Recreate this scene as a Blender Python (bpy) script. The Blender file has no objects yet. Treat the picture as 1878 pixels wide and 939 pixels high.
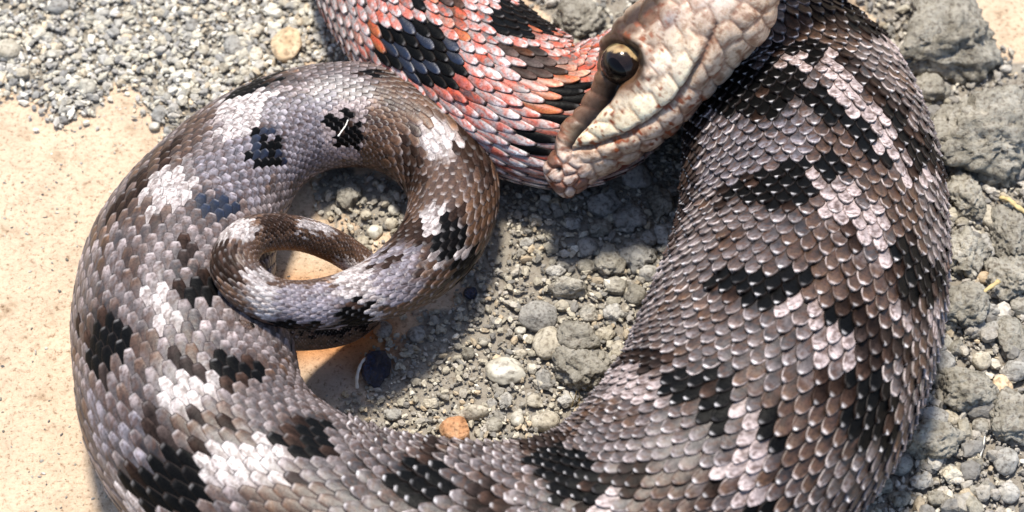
import bpy, math, random
import numpy as np
from mathutils import Vector, Matrix

random.seed(7)
rng = np.random.default_rng(11)
scene = bpy.context.scene
col = scene.collection

# ------------------------------------------------------------------ camera
K = 0.12 / 1878.0                       # metres per photo pixel at the focus plane
ELEV = math.radians(54)
DIST = 0.33
TARGET = np.array([0.0, 0.0, 0.009])
FWD = np.array([0.0, math.cos(ELEV), -math.sin(ELEV)])
RGT = np.array([1.0, 0.0, 0.0])
CUP = np.array([0.0, math.sin(ELEV), math.cos(ELEV)])
CAM = TARGET - FWD * DIST
cd = bpy.data.cameras.new('camera')
cam = bpy.data.objects.new('camera', cd)
col.objects.link(cam)
cam.location = CAM
cam.rotation_euler = (math.pi / 2 - ELEV, 0, 0)
cd.sensor_width = 36
cd.lens = 36 * DIST / 0.12
cd.clip_start = 0.01
cd.clip_end = 50
cd.dof.use_dof = True
cd.dof.focus_distance = DIST - 0.002
cd.dof.aperture_fstop = 34
scene.camera = cam
scene.render.resolution_x = 1024
scene.render.resolution_y = 512

# ------------------------------------------------------------------ sky and sun
SUN_EL = math.radians(75)
SUN_AZ = math.radians(-10)              # clockwise from +Y: the light comes from the upper left
w = bpy.data.worlds.new('World')
scene.world = w
w.use_nodes = True
nt = w.node_tree
sky = nt.nodes.new('ShaderNodeTexSky')
sky.sky_type = 'NISHITA'
sky.sun_disc = False
sky.sun_elevation = SUN_EL
sky.sun_rotation = SUN_AZ
nt.links.new(sky.outputs[0], nt.nodes['Background'].inputs[0])
nt.nodes['Background'].inputs[1].default_value = 0.13
sd = bpy.data.lights.new('sun', 'SUN')
sd.energy = 3.5
sd.angle = math.radians(9)
sd.color = (1.0, 0.94, 0.84)
sun = bpy.data.objects.new('sun', sd)
col.objects.link(sun)
sdir = Vector((math.sin(SUN_AZ) * math.cos(SUN_EL), math.cos(SUN_AZ) * math.cos(SUN_EL), math.sin(SUN_EL)))
sun.rotation_euler = sdir.to_track_quat('Z', 'Y').to_euler()
sun.location = sdir * 1.0
scene.view_settings.view_transform = 'Standard'
scene.view_settings.look = 'None'
scene.view_settings.gamma = 1
scene.view_settings.exposure = 0.82

# ------------------------------------------------------------------ helpers
def P(px, py, z):
    """photo pixel -> world point on the horizontal plane at height z (z in photo-pixel units)"""
    d = FWD * DIST + RGT * (px - 939) * K + CUP * (469.5 - py) * K
    t = (z * K - CAM[2]) / d[2]
    return CAM + d * t

def proj(p):
    q = p - CAM
    dz = q @ FWD
    return np.stack([939 + (q @ RGT) / dz * DIST / K, 469.5 - (q @ CUP) / dz * DIST / K], -1)

def _hash(i, j, k, seed):
    n = (i * 374761393 + j * 668265263 + k * 2147483647 + seed * 1274126177) & 0xFFFFFFFF
    n = ((n ^ (n >> 13)) * 1274126177) & 0xFFFFFFFF
    n = n ^ (n >> 16)
    return (n & 0xFFFF) / 65535.0

def vnoise(p, seed=0):
    p = np.asarray(p, float)
    f = np.floor(p)
    i = f.astype(np.int64)
    u = p - f
    u = u * u * (3 - 2 * u)
    r = 0
    for dx in (0, 1):
        for dy in (0, 1):
            for dz in (0, 1):
                wgt = (u[..., 0] if dx else 1 - u[..., 0]) * (u[..., 1] if dy else 1 - u[..., 1]) * (u[..., 2] if dz else 1 - u[..., 2])
                r = r + wgt * _hash(i[..., 0] + dx, i[..., 1] + dy, i[..., 2] + dz, seed)
    return r

def fbm(p, octv=4, seed=0, gain=0.5):
    p = np.asarray(p, float)
    s = 0; a = 1; t = 0
    for o in range(octv):
        s = s + a * (vnoise(p * 2 ** o + 17.3 * o, seed + o) - 0.5)
        t += a; a *= gain
    return s / t * 2

def sstep(a, b, x):
    t = np.clip((x - a) / (b - a), 0, 1)
    return t * t * (3 - 2 * t)

def inpoly(x, y, poly):
    r = np.zeros(np.shape(x), bool)
    n = len(poly)
    for i in range(n):
        x1, y1 = poly[i]; x2, y2 = poly[(i + 1) % n]
        if y1 == y2: continue
        c = ((y1 > y) != (y2 > y)) & (x < (x2 - x1) * (y - y1) / (y2 - y1) + x1)
        r ^= c
    return r

def segdist(x, y, pts):
    d = np.full(np.shape(x), 1e9)
    for (x1, y1), (x2, y2) in zip(pts[:-1], pts[1:]):
        L = (x2 - x1) ** 2 + (y2 - y1) ** 2 + 1e-9
        t = np.clip(((x - x1) * (x2 - x1) + (y - y1) * (y2 - y1)) / L, 0, 1)
        d = np.minimum(d, np.hypot(x - x1 - t * (x2 - x1), y - y1 - t * (y2 - y1)))
    return d

def mesh_np(name, V, F, colors=None, smooth=True):
    """V (n,3); F (m,4) or (m,3) int array; colors per vertex (n,3)"""
    me = bpy.data.meshes.new(name)
    V = np.asarray(V, np.float32); F = np.asarray(F, np.int32)
    k = F.shape[1]
    me.vertices.add(len(V)); me.vertices.foreach_set('co', V.ravel())
    me.loops.add(F.size); me.loops.foreach_set('vertex_index', F.ravel())
    me.polygons.add(len(F))
    me.polygons.foreach_set('loop_start', np.arange(0, F.size, k, dtype=np.int32))
    me.polygons.foreach_set('loop_total', np.full(len(F), k, np.int32))
    me.polygons.foreach_set('use_smooth', np.full(len(F), smooth, bool))
    me.update(calc_edges=True)
    if colors is not None:
        ca = me.color_attributes.new('Col', 'FLOAT_COLOR', 'POINT')
        c4 = np.ones((len(V), 4), np.float32); c4[:, :np.shape(colors)[1]] = colors
        ca.data.foreach_set('color', c4.ravel())
    me.validate()
    return me

def link(name, me, mat=None, parent=None, loc=None):
    o = bpy.data.objects.new(name, me)
    col.objects.link(o)
    if mat and me is not None and not me.materials: me.materials.append(mat)
    if parent: o.parent = parent
    if loc is not None: o.location = loc
    return o

def tag(o, label=None, cat=None, group=None, kind=None):
    if label: o['label'] = label
    if cat: o['category'] = cat
    if group: o['group'] = group
    if kind: o['kind'] = kind
    return o

# ------------------------------------------------------------------ materials
def newmat(name):
    m = bpy.data.materials.new(name); m.use_nodes = True
    n = m.node_tree.nodes; l = m.node_tree.links
    b = n['Principled BSDF']
    return m, n, l, b

def noise_node(n, l, scale, detail=4, rough=0.6, coord='Object', vec=None):
    t = n.new('ShaderNodeTexNoise'); t.inputs['Scale'].default_value = scale
    t.inputs['Detail'].default_value = detail; t.inputs['Roughness'].default_value = rough
    if vec is None:
        c = n.new('ShaderNodeTexCoord'); vec = c.outputs[coord]
    l.new(vec, t.inputs['Vector'])
    return t

def ramp(n, l, src, stops):
    r = n.new('ShaderNodeValToRGB')
    e = r.color_ramp.elements
    while len(e) < len(stops): e.new(0.5)
    for i, (p, c) in enumerate(stops):
        e[i].position = p; e[i].color = (*c, 1)
    l.new(src, r.inputs[0])
    return r

def mult(n, l, a, b, fac=1.0, mode='MULTIPLY'):
    m = n.new('ShaderNodeMix'); m.data_type = 'RGBA'; m.blend_type = mode
    m.inputs[0].default_value = fac
    l.new(a, m.inputs[6]); l.new(b, m.inputs[7])
    return m.outputs[2]

def bump(n, l, h, dist, strength=1.0, normal=None):
    b = n.new('ShaderNodeBump'); b.inputs['Distance'].default_value = dist
    b.inputs['Strength'].default_value = strength
    l.new(h, b.inputs['Height'])
    if normal is not None: l.new(normal, b.inputs['Normal'])
    return b.outputs[0]

def mat_scales():
    m, n, l, b = newmat('scale_skin')
    a = n.new('ShaderNodeAttribute'); a.attribute_name = 'Col'
    g = n.new('ShaderNodeNewGeometry')
    t = noise_node(n, l, 3200, 3, 0.7, vec=g.outputs['Position'])
    r = ramp(n, l, t.outputs[0], [(0.30, (0.45, 0.40, 0.38)), (0.5, (0.95, 0.94, 0.94)), (0.72, (1.22, 1.18, 1.16))])
    l.new(mult(n, l, a.outputs['Color'], r.outputs[0]), b.inputs['Base Color'])
    t2 = noise_node(n, l, 2200, 3, 0.6, vec=g.outputs['Position'])
    l.new(bump(n, l, t2.outputs[0], 0.00010, 0.5), b.inputs['Normal'])
    rr = n.new('ShaderNodeMapRange'); l.new(t.outputs[0], rr.inputs[0])
    rr.inputs[3].default_value = 0.30; rr.inputs[4].default_value = 0.56
    l.new(rr.outputs[0], b.inputs['Roughness'])
    l.new(a.outputs['Alpha'], b.inputs['Specular IOR Level'])
    return m

def mat_body():
    m, n, l, b = newmat('head_skin')
    a = n.new('ShaderNodeAttribute'); a.attribute_name = 'Col'
    g = n.new('ShaderNodeNewGeometry')
    t = noise_node(n, l, 1500, 4, 0.7, vec=g.outputs['Position'])
    r = ramp(n, l, t.outputs[0], [(0.33, (0.72, 0.62, 0.55)), (0.52, (1, 1, 1)), (0.7, (1.12, 1.12, 1.1))])
    l.new(mult(n, l, a.outputs['Color'], r.outputs[0]), b.inputs['Base Color'])
    l.new(bump(n, l, t.outputs[0], 0.00012, 0.5), b.inputs['Normal'])
    b.inputs['Roughness'].default_value = 0.36
    b.inputs['Specular IOR Level'].default_value = 0.28
    b.inputs['Subsurface Weight'].default_value = 0.08
    b.inputs['Subsurface Radius'].default_value = (0.0008, 0.0004, 0.0002)
    b.inputs['Subsurface Scale'].default_value = 1.0
    return m

def mat_rock(name, c1, c2, c3, rough=0.85, scale=420, bmp=0.0006, spec=0.3):
    m, n, l, b = newmat(name)
    g = n.new('ShaderNodeNewGeometry')
    oi = n.new('ShaderNodeObjectInfo')
    t = noise_node(n, l, scale, 6, 0.72, vec=g.outputs['Position'])
    r = ramp(n, l, t.outputs[0], [(0.32, c1), (0.5, c2), (0.68, c3)])
    v = n.new('ShaderNodeMapRange'); l.new(oi.outputs['Random'], v.inputs[0])
    v.inputs[3].default_value = 0.78; v.inputs[4].default_value = 1.22
    h = n.new('ShaderNodeHueSaturation'); l.new(v.outputs[0], h.inputs['Value']); l.new(r.outputs[0], h.inputs['Color'])
    t3 = noise_node(n, l, scale * 6, 2, 0.5, vec=g.outputs['Position'])
    r3 = ramp(n, l, t3.outputs[0], [(0.33, (0.55, 0.52, 0.5)), (0.48, (1, 1, 1)), (0.75, (1.15, 1.14, 1.12))])
    l.new(mult(n, l, h.outputs[0], r3.outputs[0]), b.inputs['Base Color'])
    t2 = noise_node(n, l, scale * 2.2, 6, 0.75, vec=g.outputs['Position'])
    l.new(bump(n, l, t2.outputs[0], bmp, 0.9), b.inputs['Normal'])
    b.inputs['Roughness'].default_value = rough
    b.inputs['Specular IOR Level'].default_value = spec
    return m

def mat_grains():
    m, n, l, b = newmat('gravel_grains')
    a = n.new('ShaderNodeAttribute'); a.attribute_name = 'Col'
    g = n.new('ShaderNodeNewGeometry')
    t = noise_node(n, l, 1800, 4, 0.7, vec=g.outputs['Position'])
    r = ramp(n, l, t.outputs[0], [(0.32, (0.6, 0.57, 0.53)), (0.52, (1, 1, 1)), (0.72, (1.2, 1.19, 1.16))])
    l.new(mult(n, l, a.outputs['Color'], r.outputs[0]), b.inputs['Base Color'])
    l.new(bump(n, l, t.outputs[0], 0.00025, 0.8), b.inputs['Normal'])
    b.inputs['Roughness'].default_value = 0.72
    b.inputs['Specular IOR Level'].default_value = 0.35
    return m

def mat_ground():
    m, n, l, b = newmat('sandy_ground')
    a = n.new('ShaderNodeAttribute'); a.attribute_name = 'Col'
    g = n.new('ShaderNodeNewGeometry')
    t = noise_node(n, l, 260, 8, 0.68, vec=g.outputs['Position'])
    r = ramp(n, l, t.outputs[0], [(0.30, (0.66, 0.62, 0.56)), (0.45, (0.97, 0.96, 0.95)), (0.65, (1.08, 1.08, 1.07))])
    t2 = noise_node(n, l, 1700, 5, 0.7, vec=g.outputs['Position'])
    r2 = ramp(n, l, t2.outputs[0], [(0.33, (0.45, 0.38, 0.32)), (0.45, (0.95, 0.94, 0.93)), (0.7, (1.10, 1.10, 1.10))])
    c = mult(n, l, a.outputs['Color'], r.outputs[0])
    l.new(mult(n, l, c, r2.outputs[0]), b.inputs['Base Color'])
    nb = bump(n, l, t2.outputs[0], 0.00040, 0.9)
    l.new(bump(n, l, t.outputs[0], 0.0008, 0.8, nb), b.inputs['Normal'])
    b.inputs['Roughness'].default_value = 0.9
    b.inputs['Specular IOR Level'].default_value = 0.2
    return m

def mat_plain(name, c, rough=0.5, spec=0.5, coat=0.0, attr=False):
    m, n, l, b = newmat(name)
    g = n.new('ShaderNodeNewGeometry')
    t = noise_node(n, l, 1400, 3, 0.6, vec=g.outputs['Position'])
    r = ramp(n, l, t.outputs[0], [(0.3, (0.75, 0.75, 0.75)), (0.7, (1.15, 1.15, 1.15))])
    if attr:
        a = n.new('ShaderNodeAttribute'); a.attribute_name = 'Col'; src = a.outputs['Color']
    else:
        q = n.new('ShaderNodeRGB'); q.outputs[0].default_value = (*c, 1); src = q.outputs[0]
    l.new(mult(n, l, src, r.outputs[0]), b.inputs['Base Color'])
    b.inputs['Roughness'].default_value = rough
    b.inputs['Specular IOR Level'].default_value = spec
    b.inputs['Coat Weight'].default_value = coat
    b.inputs['Coat Roughness'].default_value = 0.04
    return m

M_SCALE = mat_scales(); M_BODY = mat_body(); M_GRAIN = mat_grains(); M_GROUND = mat_ground()
M_CLOD = mat_rock('dry_soil_clod', (0.20, 0.18, 0.14), (0.37, 0.34, 0.28), (0.50, 0.465, 0.395), 0.95, 300, 0.0012, 0.15)
M_GREY = mat_rock('grey_stone', (0.21, 0.20, 0.18), (0.38, 0.36, 0.32), (0.52, 0.495, 0.45), 0.8, 380, 0.0006)
M_BEIGE = mat_rock('beige_stone', (0.30, 0.26, 0.19), (0.46, 0.41, 0.32), (0.60, 0.55, 0.45), 0.8, 380, 0.0005)
M_PALE = mat_rock('pale_quartz', (0.38, 0.345, 0.27), (0.50, 0.465, 0.38), (0.60, 0.57, 0.49), 0.35, 260, 0.0002, 0.5)
M_ORANGE = mat_rock('orange_stone', (0.33, 0.15, 0.06), (0.50, 0.26, 0.13), (0.60, 0.38, 0.22), 0.8, 420, 0.0005)
M_SAND = mat_rock('tan_stone', (0.40, 0.28, 0.16), (0.58, 0.43, 0.27), (0.68, 0.54, 0.37), 0.85, 300, 0.0005)
M_COAL = mat_rock('charcoal', (0.003, 0.004, 0.010), (0.008, 0.013, 0.038), (0.02, 0.04, 0.10), 0.16, 500, 0.0010, 0.9)
M_STRAW = mat_plain('dry_straw', (0.55, 0.42, 0.20), 0.7, 0.3)
M_FIBRE = mat_plain('pale_fibre', (0.72, 0.68, 0.60), 0.7, 0.3)

# ------------------------------------------------------------------ setting: ground sheet
G_UL = [(-500, -500), (700, -500), (700, 120), (600, 122), (500, 140), (440, 165), (370, 230), (290, 245), (262, 165), (215, 150), (185, 195), (110, 200), (60, 165), (-500, 185)]
G_COIL = [(590, 320), (700, 315), (765, 380), (745, 430), (690, 465), (655, 440), (630, 395), (585, 360)]
G_MID = [(880, 300), (1260, 120), (1320, 250), (1290, 520), (1180, 760), (1020, 860), (600, 860), (655, 745), (690, 650), (740, 590), (850, 520), (880, 430)]
G_R = [(1560, -60), (1735, -20), (1815, 45), (1850, 120), (2400, 150), (2400, 1500), (1350, 1500), (1600, 850), (1690, 600), (1690, 300)]
G_TOP = [(950, -500), (1330, -500), (1300, 150), (1010, 110), (980, -50)]
G_SP = [(0, 300), (240, 260), (200, 430), (60, 470), (-200, 420)]

def gravel_mask(px, py):
    q = np.stack([px / 40, py / 40, np.zeros_like(px)], -1)
    jx = px + fbm(q, 4, 3) * 60
    jy = py + fbm(q + 50, 4, 9) * 60
    m = np.zeros(np.shape(px))
    for g in (G_UL, G_COIL, G_MID, G_R, G_TOP):
        m = np.maximum(m, inpoly(jx, jy, g).astype(float))
    return m

def ground_h(px, py):
    q = np.stack([px / 120, py / 120, np.zeros_like(px)], -1)
    return fbm(q, 5, 21) * 7 + fbm(q * 9, 3, 5) * 1.6

def build_ground():
    ax = np.concatenate([np.linspace(-1.2, -0.16, 14)[:-1], np.linspace(-0.115, 0.115, 520), np.linspace(0.16, 1.2, 14)[1:]])
    ay = np.concatenate([np.linspace(-1.2, -0.14, 14)[:-1], np.linspace(-0.09, 0.10, 420), np.linspace(0.14, 1.2, 14)[1:]])
    X, Y = np.meshgrid(ax, ay, indexing='ij')
    Pw = np.stack([X, Y, np.zeros_like(X)], -1).reshape(-1, 3)
    pp = proj(Pw)
    near = (np.abs(Pw[:, 0]) < 0.2) & (np.abs(Pw[:, 1]) < 0.16)
    px = np.where(near, pp[:, 0], 5000); py = np.where(near, pp[:, 1], 5000)
    gm = gravel_mask(px, py)
    Pw[:, 2] = (ground_h(px, py) + gm * (fbm(np.stack([px / 60, py / 60, px * 0], -1), 3, 77) * 4 - 3)) * K
    tan = np.array([0.63, 0.485, 0.345]); dirt = np.array([0.30, 0.27, 0.225])
    f = gm[:, None]
    nz = fbm(np.stack([px / 90, py / 90, px * 0], -1), 4, 13)[:, None]
    C = tan * (1 + 0.10 * nz) * (1 - f) + dirt * f
    # reddish orange ground in the hollow under the raised tail
    rd = np.exp(-(((px - 600) / 130) ** 4 + ((py - 590) / 85) ** 4))[:, None]
    C = C * (1 - 0.95 * rd) + np.array([0.60, 0.235, 0.055]) * 0.95 * rd * (1 + 0.5 * nz)
    gy = np.exp(-(((px - 620) / 70) ** 2 + ((py - 715) / 45) ** 2))[:, None]  # grey of the tail's shadow painted into the ground colour
    C = C * (1 - 0.7 * gy) + np.array([0.46, 0.39, 0.33]) * 0.7 * gy
    nx, ny = len(ax), len(ay)
    idx = np.arange(nx * ny).reshape(nx, ny)
    F = np.stack([idx[:-1, :-1], idx[1:, :-1], idx[1:, 1:], idx[:-1, 1:]], -1).reshape(-1, 4)
    o = link('ground', mesh_np('ground', Pw, F, C), M_GROUND)
    tag(o, kind='structure')
build_ground()

# ------------------------------------------------------------------ the snake: path
def cr(pts, n):
    """Catmull-Rom through rows of pts (any columns), n samples per span, centripetal-ish"""
    pts = np.asarray(pts, float)
    p = np.vstack([2 * pts[0] - pts[1], pts, 2 * pts[-1] - pts[-2]])
    out = []
    for i in range(1, len(p) - 2):
        p0, p1, p2, p3 = p[i - 1], p[i], p[i + 1], p[i + 2]
        for k in range(n):
            t = k / n
            out.append(0.5 * (2 * p1 + (p2 - p0) * t + (2 * p0 - 5 * p1 + 4 * p2 - p3) * t * t + (3 * p1 - p0 - 3 * p2 + p3) * t ** 3))
    out.append(p[-2])
    return np.array(out)

# head axis
HA = P(1015, 345, 150)
HB = P(1420, 30, 400)
HL = np.linalg.norm(HB - HA)
hu = (HB - HA) / HL
hw_ = -FWD - hu * (-FWD @ hu); hw_ /= np.linalg.norm(hw_)
hv = np.cross(hw_, hu)
if hv @ RGT > 0: hv = -hv
# unit of u: 513 px along the axis
HU = HL / 513.0
KV = K * 0.93                            # px size at the head's distance
tu = np.array([0, 6, 18, 40, 76, 110, 144, 194, 235, 270, 305, 363, 420, 470, 500, 520, 545, 575])
tvt = np.array([24, 42, 50, 58, 70, 82, 96, 124, 160, 180, 188, 186, 180, 170, 160, 152, 145, 142])
tvb = np.array([-14, -30, -36, -38, -40, -46, -53, -59, -61, -58, -50, -40, -32, -26, -18, -4, 14, 24])
thw = np.array([16, 36, 48, 57, 67, 75, 82, 92, 99, 106, 112, 122, 130, 130, 124, 114, 98, 86])
uu = np.concatenate([np.linspace(0, 40, 40)[:-1], np.linspace(40, 575, 250)])
def ht(tab): return np.interp(uu, tu, tab)
def sm(x, k=9):
    ker = np.hanning(k + 2)[1:-1]; ker /= ker.sum()
    y = np.pad(x, k // 2, mode='edge'); r = np.convolve(y, ker, 'valid')
    r[:6] = x[:6]
    return r
vt, vb, hwid = sm(ht(tvt)), sm(ht(tvb)), sm(ht(thw))
headC = HA + hu * (uu * HU)[:, None] + hv * ((vt + vb) / 2 * KV)[:, None]
headA = hwid * KV
headB = (vt - vb) / 2 * KV
NH = len(uu)

# body control points: photo x, y, centre height, half width (all photo pixels)
def g(x, y, hw, f=0.80): return (x, y, hw * f * 0.97, hw, f)
BODY = [
    (1500, -140, 400, 86, 0.95), (1440, -330, 330, 92, 0.92), (1180, -450, 210, 105, 0.9), (880, -410, 130, 122, 0.85),
    g(715, -230, 135), g(720, -70, 148), g(785, 45, 153), g(870, 130, 154), g(960, 190, 154), g(1055, 212, 142),
    g(1145, 168, 118), g(1225, 108, 106), g(1295, 72, 108), (1352, 66, 105, 128, 0.8), (1398, 92, 135, 165, 0.8),
    (1436, 142, 160, 194, 0.8), g(1468, 208, 212), g(1489, 320, 232), g(1487, 460, 246), g(1452, 605, 262), g(1378, 765, 262),
    g(1265, 890, 248), g(1115, 985, 226), g(950, 1018, 215), g(790, 1010, 212), g(605, 972, 208), g(440, 875, 205), g(362, 770, 203),
    g(338, 665, 200), g(322, 560, 186, 0.82), g(338, 455, 168, 0.84), g(390, 358, 140, 0.88), g(468, 272, 115, 0.92), g(570, 222, 102, 0.95),
    g(690, 217, 100, 0.95), (785, 262, 96, 95, 0.95), (830, 340, 100, 84, 0.97), (822, 412, 120, 79, 1), (785, 472, 140, 74, 1), (715, 523, 175, 63, 1),
    (628, 553, 215, 51, 1), (540, 561, 255, 46, 1), (472, 540, 295, 44, 1), (430, 488, 318, 44, 1), (458, 437, 285, 39, 1),
    (540, 430, 190, 34, 1), (622, 458, 110, 31, 1), (678, 503, 70, 28, 1), (686, 560, 50, 26, 1), (640, 604, 60, 25, 1),
    (570, 621, 110, 24, 1), (505, 622, 190, 20, 1), (458, 604, 270, 12, 1), (438, 588, 292, 3, 1)]
bw = np.array([[*P(x, y, z), h * K, h * f * K] for (x, y, z, h, f) in BODY])
# pixel size shrinks for what stands nearer the camera
for i in range(len(bw)):
    sc = ((bw[i, :3] - CAM) @ FWD) / DIST
    bw[i, 3:] *= sc
# bridge from the head to the first body point
full = np.vstack([np.concatenate([headC[-30], [headA[-30], headB[-30]]])[None], np.concatenate([headC[-1], [headA[-1], headB[-1]]])[None], bw])
body = cr(full, 16)[16:]
C = np.vstack([headC[:-1], body[:, :3]])
RA = np.concatenate([headA[:-1], body[:, 3]])
RB = np.concatenate([headB[:-1], body[:, 4]])
NR = len(C)
T = np.gradient(C, axis=0)
for _ in range(3): T[NH:-1] = (T[NH - 1:-2] + 2 * T[NH:-1] + T[NH + 1:]) / 4
T /= np.linalg.norm(T, axis=1)[:, None]
T[:NH - 12] = hu
wz = sstep(NH - 4, NH + 70, np.arange(NR))[:, None]
Uh = hv[None] * (1 - wz) + np.array([[0, 0, 1.0]]) * wz
U = Uh - T * np.sum(Uh * T, 1)[:, None]; U /= np.linalg.norm(U, axis=1)[:, None]
S = np.cross(T, U)
SS = np.concatenate([[0], np.cumsum(np.linalg.norm(np.diff(C, axis=0), axis=1))])
if S[10] @ hw_ < 0: print('WARN head side flipped')

EXPO = 2.0
def section(phi, head=0.0):
    c, s_ = np.cos(phi), np.sin(phi)
    e = 2.0 / (2.0 + 0.5 * head)
    x = np.sign(s_) * np.abs(s_) ** e
    y = np.sign(c) * np.abs(c) ** e
    fl = (1 - head) * 0.22
    y = np.where(y < 0, y * (1 - fl), y)          # flattened belly
    return x, y

def lerp(s, arr):
    if arr.ndim == 1: return np.interp(s, SS, arr)
    return np.stack([np.interp(s, SS, arr[:, k]) for k in range(3)], -1)

def pos(s, phi):
    x, y = section(phi)
    return lerp(s, C) + lerp(s, S) * (lerp(s, RA) * x)[..., None] + lerp(s, U) * (lerp(s, RB) * y)[..., None]

def pos_n(s, phi):
    p = pos(s, phi)
    es = 0.0006; ep = 0.02
    ds = pos(s + es, phi) - pos(s - es, phi)
    dp = pos(s, phi + ep) - pos(s, phi - ep)
    n = np.cross(dp, ds)
    n /= np.linalg.norm(n, axis=-1)[..., None] + 1e-12
    out = p - lerp(s, C)
    sg = np.sign(np.sum(n * out, -1))[..., None]
    return p, n * np.where(sg == 0, 1, sg)

O = P(340, 665, 0)                        # base of the snake: where the left coil rests
snake = tag(link('snake', None, loc=O), 'coiled grey-brown snake with dark blotches and red-orange neck lying on sandy gravel', 'snake')

def s_of(i): return SS[NH - 1 + 16 * i + 0]   # body control point index -> arc length
S_RED0, S_RED1 = s_of(4), s_of(12)
S_R0 = s_of(14)
S_MID = s_of(25)
S_TAIL = s_of(36)

# ------------------------------------------------------------------ colour pattern (pigment of each scale, with some sky sheen and shade painted in)
CK = np.array([0.004, 0.003, 0.0025]); CD = np.array([0.026, 0.015, 0.011]); CB = np.array([0.100, 0.052, 0.027])
CG = np.array([0.180, 0.150, 0.146]); CP = np.array([0.56, 0.46, 0.44]); CW = np.array([0.74, 0.675, 0.64])
CU = np.array([0.33, 0.305, 0.345]); CKU = np.array([0.004, 0.009, 0.028])  # lilac and blue-black: sky reflection painted in with the pigment
def bxp(x0, y0, x1, y1): return [(x0, y0), (x1, y0), (x1, y1), (x0, y1)]
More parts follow.
